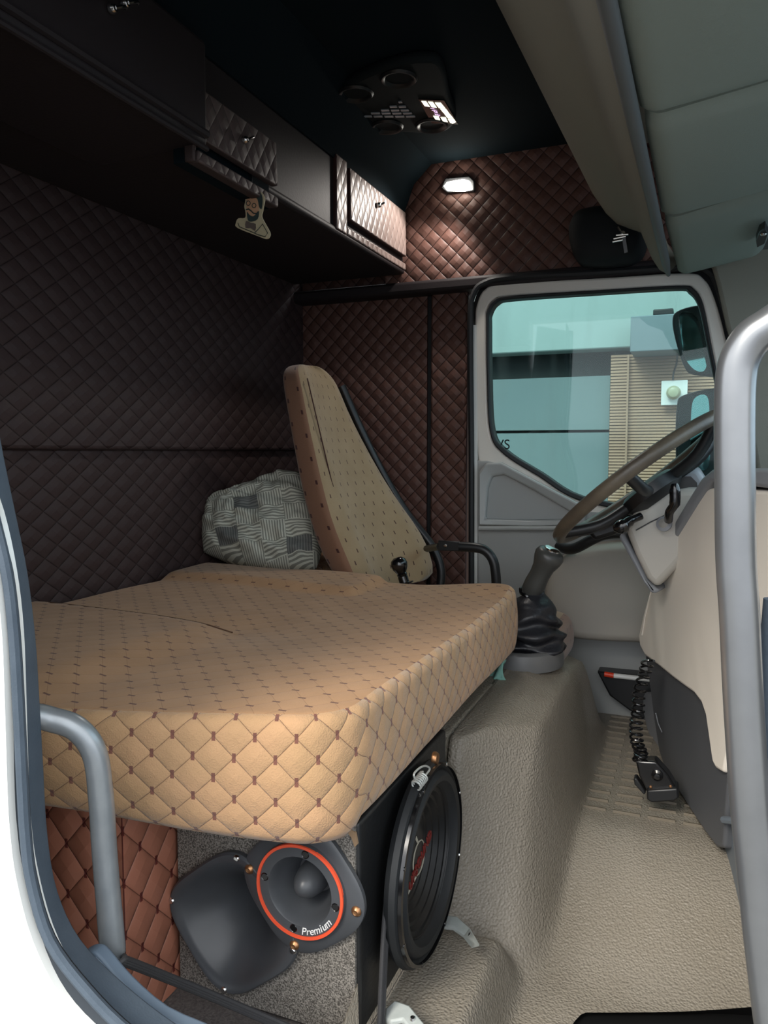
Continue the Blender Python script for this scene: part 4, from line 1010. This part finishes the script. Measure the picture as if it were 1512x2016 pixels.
# ================================================================== gear lever
gs = thing('gear_lever', at(1040, 1322, Z=.31), 'gear lever with grey grip, crumpled black leather boot and oval base', 'gear lever')
YG = 2.20
bc = at(1033, 1283, Y=YG); bc.z = .325
M_ = frame(Vector((bc.x, bc.y, floor_z(bc.x, bc.y)-.01)), (0, 0, 1))
Mz = M_ @ Matrix.Diagonal((1.0, 1.2, 1, 1)); hb_ = .36-(floor_z(bc.x, bc.y)-.01)
obj('base_ring', lathe([(.112, 0), (.112, .02), (.107, hb_*.9), (.100, hb_), (.088, hb_), (.085, hb_*.7), (0, hb_*.7)], Mz, 48), BASEP, gs)
p_top = at(1048, 1160, Y=YG); p_bot = Vector((bc.x, bc.y, .345))
def bootmod(a, r, h):
    return 1+.13*sin(3*a+h*60)+.09*sin(5*a-h*90+1)+.05*noise.noise(Vector((cos(a)*2, sin(a)*2, h*30)))
bm = BM(); NR = 30; rings = []
rad = [(0, .092), (.1, .100), (.22, .094), (.38, .100), (.52, .090), (.66, .078), (.8, .058), (.92, .030), (1, .026)]
def ri_(t):
    for (a, b), (c, d) in zip(rad, rad[1:]):
        if a <= t <= c: return b+(d-b)*(t-a)/(c-a)
    return .026
for j in range(NR+1):
    t = j/NR; c_ = p_bot.lerp(p_top, t); c_ += Vector((.008*sin(t*9), .01*sin(t*7), 0)); r = ri_(t)
    fold = .5+.5*sin(t*24)
    ring = []
    for k in range(40):
        a = 2*pi*k/40; am = sm(1-t)*1.0+.25
        q = r*(1+am*(.10*sin(2*a+t*13)+.07*sin(5*a-t*17)+.10*sin(t*26+1.6*sin(a*1.0+.6)+.8*sin(2*a))))
        ring.append(bm.verts.new(c_+Vector((cos(a)*q, sin(a)*q, .006*sin(3*a+t*8)*am))))
    rings.append(ring)
for A2, B2 in zip(rings, rings[1:]):
    for k in range(40): bm.faces.new((A2[k], A2[(k+1) % 40], B2[(k+1) % 40], B2[k]))
obj('leather_boot', bm, BOOT, gs, auto=180)
k0 = at(1044, 1168, Y=YG); k1 = at(1086, 1085, Y=YG-.02); ax = k1-k0; LK = ax.length; M_ = frame(k0, ax)
obj('grip', lathe([(0, 0), (.026, 0), (.030, .006), (.031, LK*.25), (.029, LK*.45), (.031, LK*.62), (.040, LK*.80), (.042, LK*.90), (.037, LK*.98), (.026, LK*1.02), (0, LK*1.025)], M_, 36), KNOB, gs)
obj('grip_badge', lathe([(.022, LK*1.02), (.022, LK*1.05), (.018, LK*1.06), (0, LK*1.06)], M_, 24), CHROME, gs)
obj('boot_tie', tube([M_ @ Vector((cos(a)*.031, sin(a)*.031, -.002+.002*sin(6*a))) for a in [2*pi*k/30 for k in range(30)]], .005, 6, closed=True), BLKG, gs)
# teal cloth
tp = [at(x, y, Y=1.98) for x, y in [(985, 1308), (990, 1335), (975, 1348), (955, 1352), (940, 1366), (925, 1366), (938, 1345), (955, 1322)]]
tcl = sheet(lambda s, t: at(928+s*62, 1362-s*48+(-14+t*30)*(.5+.5*s), Y=2.0-.04*t)+Vector((0, 0, .008*sin(s*14+t*4))), 24, 10)
tg = obj('cloth', tcl, TEAL, auto=180); md = tg.modifiers.new('s', 'SOLIDIFY'); md.thickness = .012
tag(tg, 'crumpled teal cloth tucked under the far edge of the bed', 'cloth')

# ================================================================== steering
sw = thing('steering_wheel', (-.15, 2.2, .7), 'worn leather steering wheel with grey column cover and black stalks', 'steering wheel')
w0 = at(1103, 1060, Y=2.16); w1 = at(1430, 818, Y=2.2)
wcn = (w0+w1)/2; wcn.y = 2.2; U_ = (w1-w0); U_.y = 0; Rw = U_.length/2; U_.normalize(); V_ = Vector((0.16, .987, .0)); V_ = (V_-U_*V_.dot(U_)).normalized(); Nw = U_.cross(V_); Nw = Nw if Nw.z > 0 else -Nw
V_ = (V_+Nw*.0).normalized()
rim = [wcn+U_*cos(a)*Rw+V_*sin(a)*Rw for a in [2*pi*k/64 for k in range(64)]]
obj('wheel_rim', tube(rim, .0185, 14, closed=True), WHEEL, sw)
obj('wheel_hub', lathe([(0, .0), (.07, -.002), (.085, -.012), (.085, -.04), (.06, -.06), (0, -.06)], frame(wcn-Nw*.02, Nw), 36), BLK, sw)
for a in (R(20), R(160), R(-90), R(200), R(-20)):
    e_ = wcn+U_*cos(a)*Rw*.98+V_*sin(a)*Rw*.98; s_ = wcn-Nw*.045+U_*cos(a)*.07+V_*sin(a)*.07
    obj('wheel_spoke', tube(spline([s_, s_.lerp(e_, .5)-Nw*.02, e_]), [.020]*9+[.018]*8, 10, flat=.5) if False else tube(spline([s_, s_.lerp(e_, .5)-Nw*.018, e_], 4), .016, 10), BLK, sw)
cc = [(1228, 1040), (1244, 1012), (1275, 992), (1312, 968), (1345, 962), (1395, 962), (1420, 990), (1380, 1060), (1330, 1120), (1292, 1160), (1272, 1140), (1250, 1095)]
obj('column_cover', prism([at(x, y, Y=2.14) for x, y in cc], (.02, .14, 0)), DASH if False else mat('warm grey column plastic', (176, 172, 164), .45), sw, bevel=.018, seg=4)
obj('column_lower', prism([at(x, y, Y=2.17) for x, y in [(1226, 1048), (1250, 1092), (1275, 1143), (1300, 1165), (1282, 1170), (1262, 1140), (1232, 1085), (1216, 1056)]], (.02, .10, 0)), DASHG, sw, bevel=.01)
obj('cover_joint', tube([at(1252, 1044, Y=2.136), at(1280, 1028, Y=2.136), at(1310, 1014, Y=2.136)], .0016, 6), BLK, sw)
obj('column_shroud', prism([at(x, y, Y=2.2) for x, y in [(1150, 1040), (1200, 1010), (1290, 960), (1330, 950), (1300, 985), (1240, 1015), (1220, 1050), (1170, 1066)]], (0, .12, 0)), BLK, sw, bevel=.012)
obj('left_stalk', tube(spline([at(1262, 1016, Y=2.1), at(1240, 1026, Y=2.08), at(1226, 1036, Y=2.07), at(1208, 1040, Y=2.07)], 4), [.010]*4+[.014]*3+[.019]*3+[.017, .013, .008], 12), BLKG, sw)
obj('right_stalk', tube(spline([at(1316, 1024, Y=2.09), at(1318, 1008, Y=2.06), at(1328, 992, Y=2.05), at(1329, 970, Y=2.05), at(1328, 952, Y=2.05)], 4), [.011]*8+[.0135]*6+[.012, .011, .008], 12), BLKG, sw)
obj('stalk_collar', lathe([(.020, 0), (.020, .006), (.012, .012)], frame(at(1308, 1032, Y=2.12), (-.2, -1, .3)), 20), DASHG, sw)
# instrument hood
ih = thing('instrument_hood', at(1350, 960, Y=2.25), 'black and grey instrument hood rising behind the steering wheel', 'instrument panel')
hp = [(1328, 950), (1332, 930), (1352, 920), (1376, 924), (1392, 950), (1390, 985), (1340, 985)]
obj('hood', prism([at(x, y, Y=2.24) for x, y in hp], (0, .42, 0)), DASHG, ih, bevel=.014, seg=3)
obj('hood_opening', prism([at(x, y, Y=2.232) for x, y in [(1332, 948), (1340, 938), (1360, 938), (1372, 950), (1376, 978), (1338, 978)]], (0, .02, 0)), BLK, ih)
obj('dash_far', prism([at(x, y, Y=2.5) for x, y in [(1262, 975), (1380, 950), (1470, 945), (1480, 1120), (1330, 1130), (1290, 1030)]], (.1, .2, 0)), DASHD, ih, bevel=.01)

# ================================================================== dashboard face
dash = thing('dashboard', (0, 1.9, 0), 'light grey dashboard end with dark lower panel facing the cab', 'dashboard')
P0 = Vector((-.10, 2.3, .5)); Nn = Vector((-1, -.325, 0)).normalized(); 
def DP(x, y, d=0): return atp(x, y, P0+Nn*d, Nn)
upper = [(1396, 925), (1365, 969), (1340, 1010), (1316, 1050), (1298, 1099), (1280, 1159), (1266, 1210), (1257, 1250), (1259, 1272), (1269, 1291), (1296, 1311), (1325, 1335), (1348, 1352), (1365, 1364), (1380, 1384), (1388, 1408), (1394, 1450), (1401, 1500), (1408, 1513), (1423, 1522), (1428, 1500), (1440, 1440), (1480, 1400), (1900, 1400), (1900, 925)]
def puffpanel(name, px, d, depth, m, parent, infl=.0):
    pts = [DP(x, y, d) for x, y in px]
    o = obj(name, prism(pts, -Nn*depth), m, parent, bevel=.008, seg=3, smooth=True); return o
puffpanel('upper_panel', [(1402, 960)]+upper[1:-1]+[(1900, 985)], .0, .30, DASH, dash)
puffpanel('top_trim', [(1400, 924), (1380, 941), (1354, 983), (1310, 1058), (1322, 1068), (1370, 990), (1398, 948), (1440, 952), (1540, 966), (1900, 990), (1900, 915), (1540, 922), (1420, 922)], .008, .32, DASHG, dash)
obj('piping', tube(spline([DP(x, y, .004) for x, y in [(1322, 1050), (1302, 1100), (1286, 1150), (1272, 1205), (1264, 1250)]], 4), .0022, 6), DASH, dash)
lower = [(1270, 1290), (1274, 1320), (1280, 1360), (1286, 1410), (1297, 1480), (1312, 1525), (1340, 1565), (1362, 1600), (1385, 1635), (1410, 1668), (1424, 1670), (1436, 1500), (1470, 1300), (1400, 1260)]
puffpanel('lower_panel', lower, -.012, .28, DASHD, dash)
obj('lower_return', prism([DP(x, y, -.06) for x, y in [(1270, 1362), (1262, 1380), (1272, 1430), (1284, 1470), (1294, 1500), (1306, 1520), (1310, 1380)]], -Nn*.04), DASHG, dash, bevel=.005)
obj('scratch', tube([DP(1291, 1404, -.003), DP(1296, 1425, -.003), DP(1303, 1441, -.003)], .0016, 5), DASHG, dash)
kp = thing('kick_panel', at(1440, 1900, Y=1.5), 'blue grey plastic kick panel at the right foot of the floor mat', 'panel')
fl_ = [at(1405, 1515, Y=1.93), at(1410, 1560, Y=1.92), at(1416, 1645, Z=0)]
e1, e2_ = at(1418, 1650, Z=0.0), at(1492, 1995, Z=-.14)
e0 = Vector((e1.x-.005, e1.y+.02, .0))
P = [e1+Vector((0, 0, -.05)), e2_+Vector((.02, -.05, -.05)), Vector((e2_.x+.06, .85, -.2)), Vector((e2_.x+.06, .85, .55)), Vector((e2_.x, e2_.y, .40)), Vector((e1.x-.004, e1.y, .16))]
obj('panel', prism(P, (.10, .04, 0)), KICK, kp, bevel=.012, seg=3)
obj('moulded_rib', tube([at(1425, 1614, Y=1.80), at(1450, 1617, Y=1.74)], .008, 8), KICK, kp)

# CB microphone with coiled cord
mc = thing('radio_microphone', at(1295, 1580, Y=2.0), 'black radio hand microphone hanging on a coiled black cord over the foot well', 'microphone')
YM = 1.98
pc = spline([at(x, y, Y=Yq) for x, y, Yq in [(1276, 1300, 2.18), (1268, 1330, 2.16), (1258, 1365, 2.12), (1256, 1400, 2.1), (1252, 1430, 2.06), (1254, 1460, 2.04), (1262, 1482, 2.0), (1256, 1496, 1.99)]], 24)
coil = []
N = len(pc)
for i, p in enumerate(pc):
    for q in range(3):
        j = i+q/3; pj = pc[min(int(j), N-1)].lerp(pc[min(int(j)+1, N-1)], j-int(j)); a = j*2*pi/9.0
        rr_ = .015 if i < N-14 else .012
        coil.append(pj+Vector((cos(a)*rr_, sin(a)*rr_, 0)))
obj('coiled_cord', tube(coil, .0032, 7), BLKG, mc)
bx = [(1254, 1500), (1290, 1500), (1318, 1530), (1335, 1562), (1333, 1574), (1276, 1582), (1268, 1566), (1256, 1530)]
Mm = prism([at(x, y, Y=YM) for x, y in [(1251, 1498), (1292, 1500), (1316, 1527), (1334, 1556), (1273, 1560), (1258, 1528)]], (0, .045, 0))
obj('microphone_body', Mm, BLKG, mc, bevel=.005, seg=3)
obj('microphone_base', prism([at(x, y, Y=YM-.012) for x, y in [(1273, 1556), (1334, 1552), (1337, 1572), (1328, 1578), (1283, 1581), (1273, 1575)]], (0, .05, 0)), BLK, mc, bevel=.005, seg=3)
obj('talk_button', prism([at(x, y, Y=YM) for x, y in [(1247, 1533), (1253, 1532), (1272, 1560), (1268, 1566), (1249, 1545)]], (0, .03, 0)), BLK, mc, bevel=.003)
obj('hanging_stud', lathe([(.014, 0), (.014, .004), (.008, .008), (.007, .012), (0, .013)], frame(at(1294, 1526, Y=YM), FN), 20), BLKG, mc)
for x, y in ((1281, 1549), (1320, 1548)): obj('screw', lathe([(0, .003), (.003, .002), (.004, 0)], frame(at(x, y, Y=YM), FN), 10), SCREW, mc)
obj('cord_grommet', tube([at(1256, 1490, Y=YM+.01), at(1262, 1505, Y=YM+.01)], .009, 10), BLK, mc)
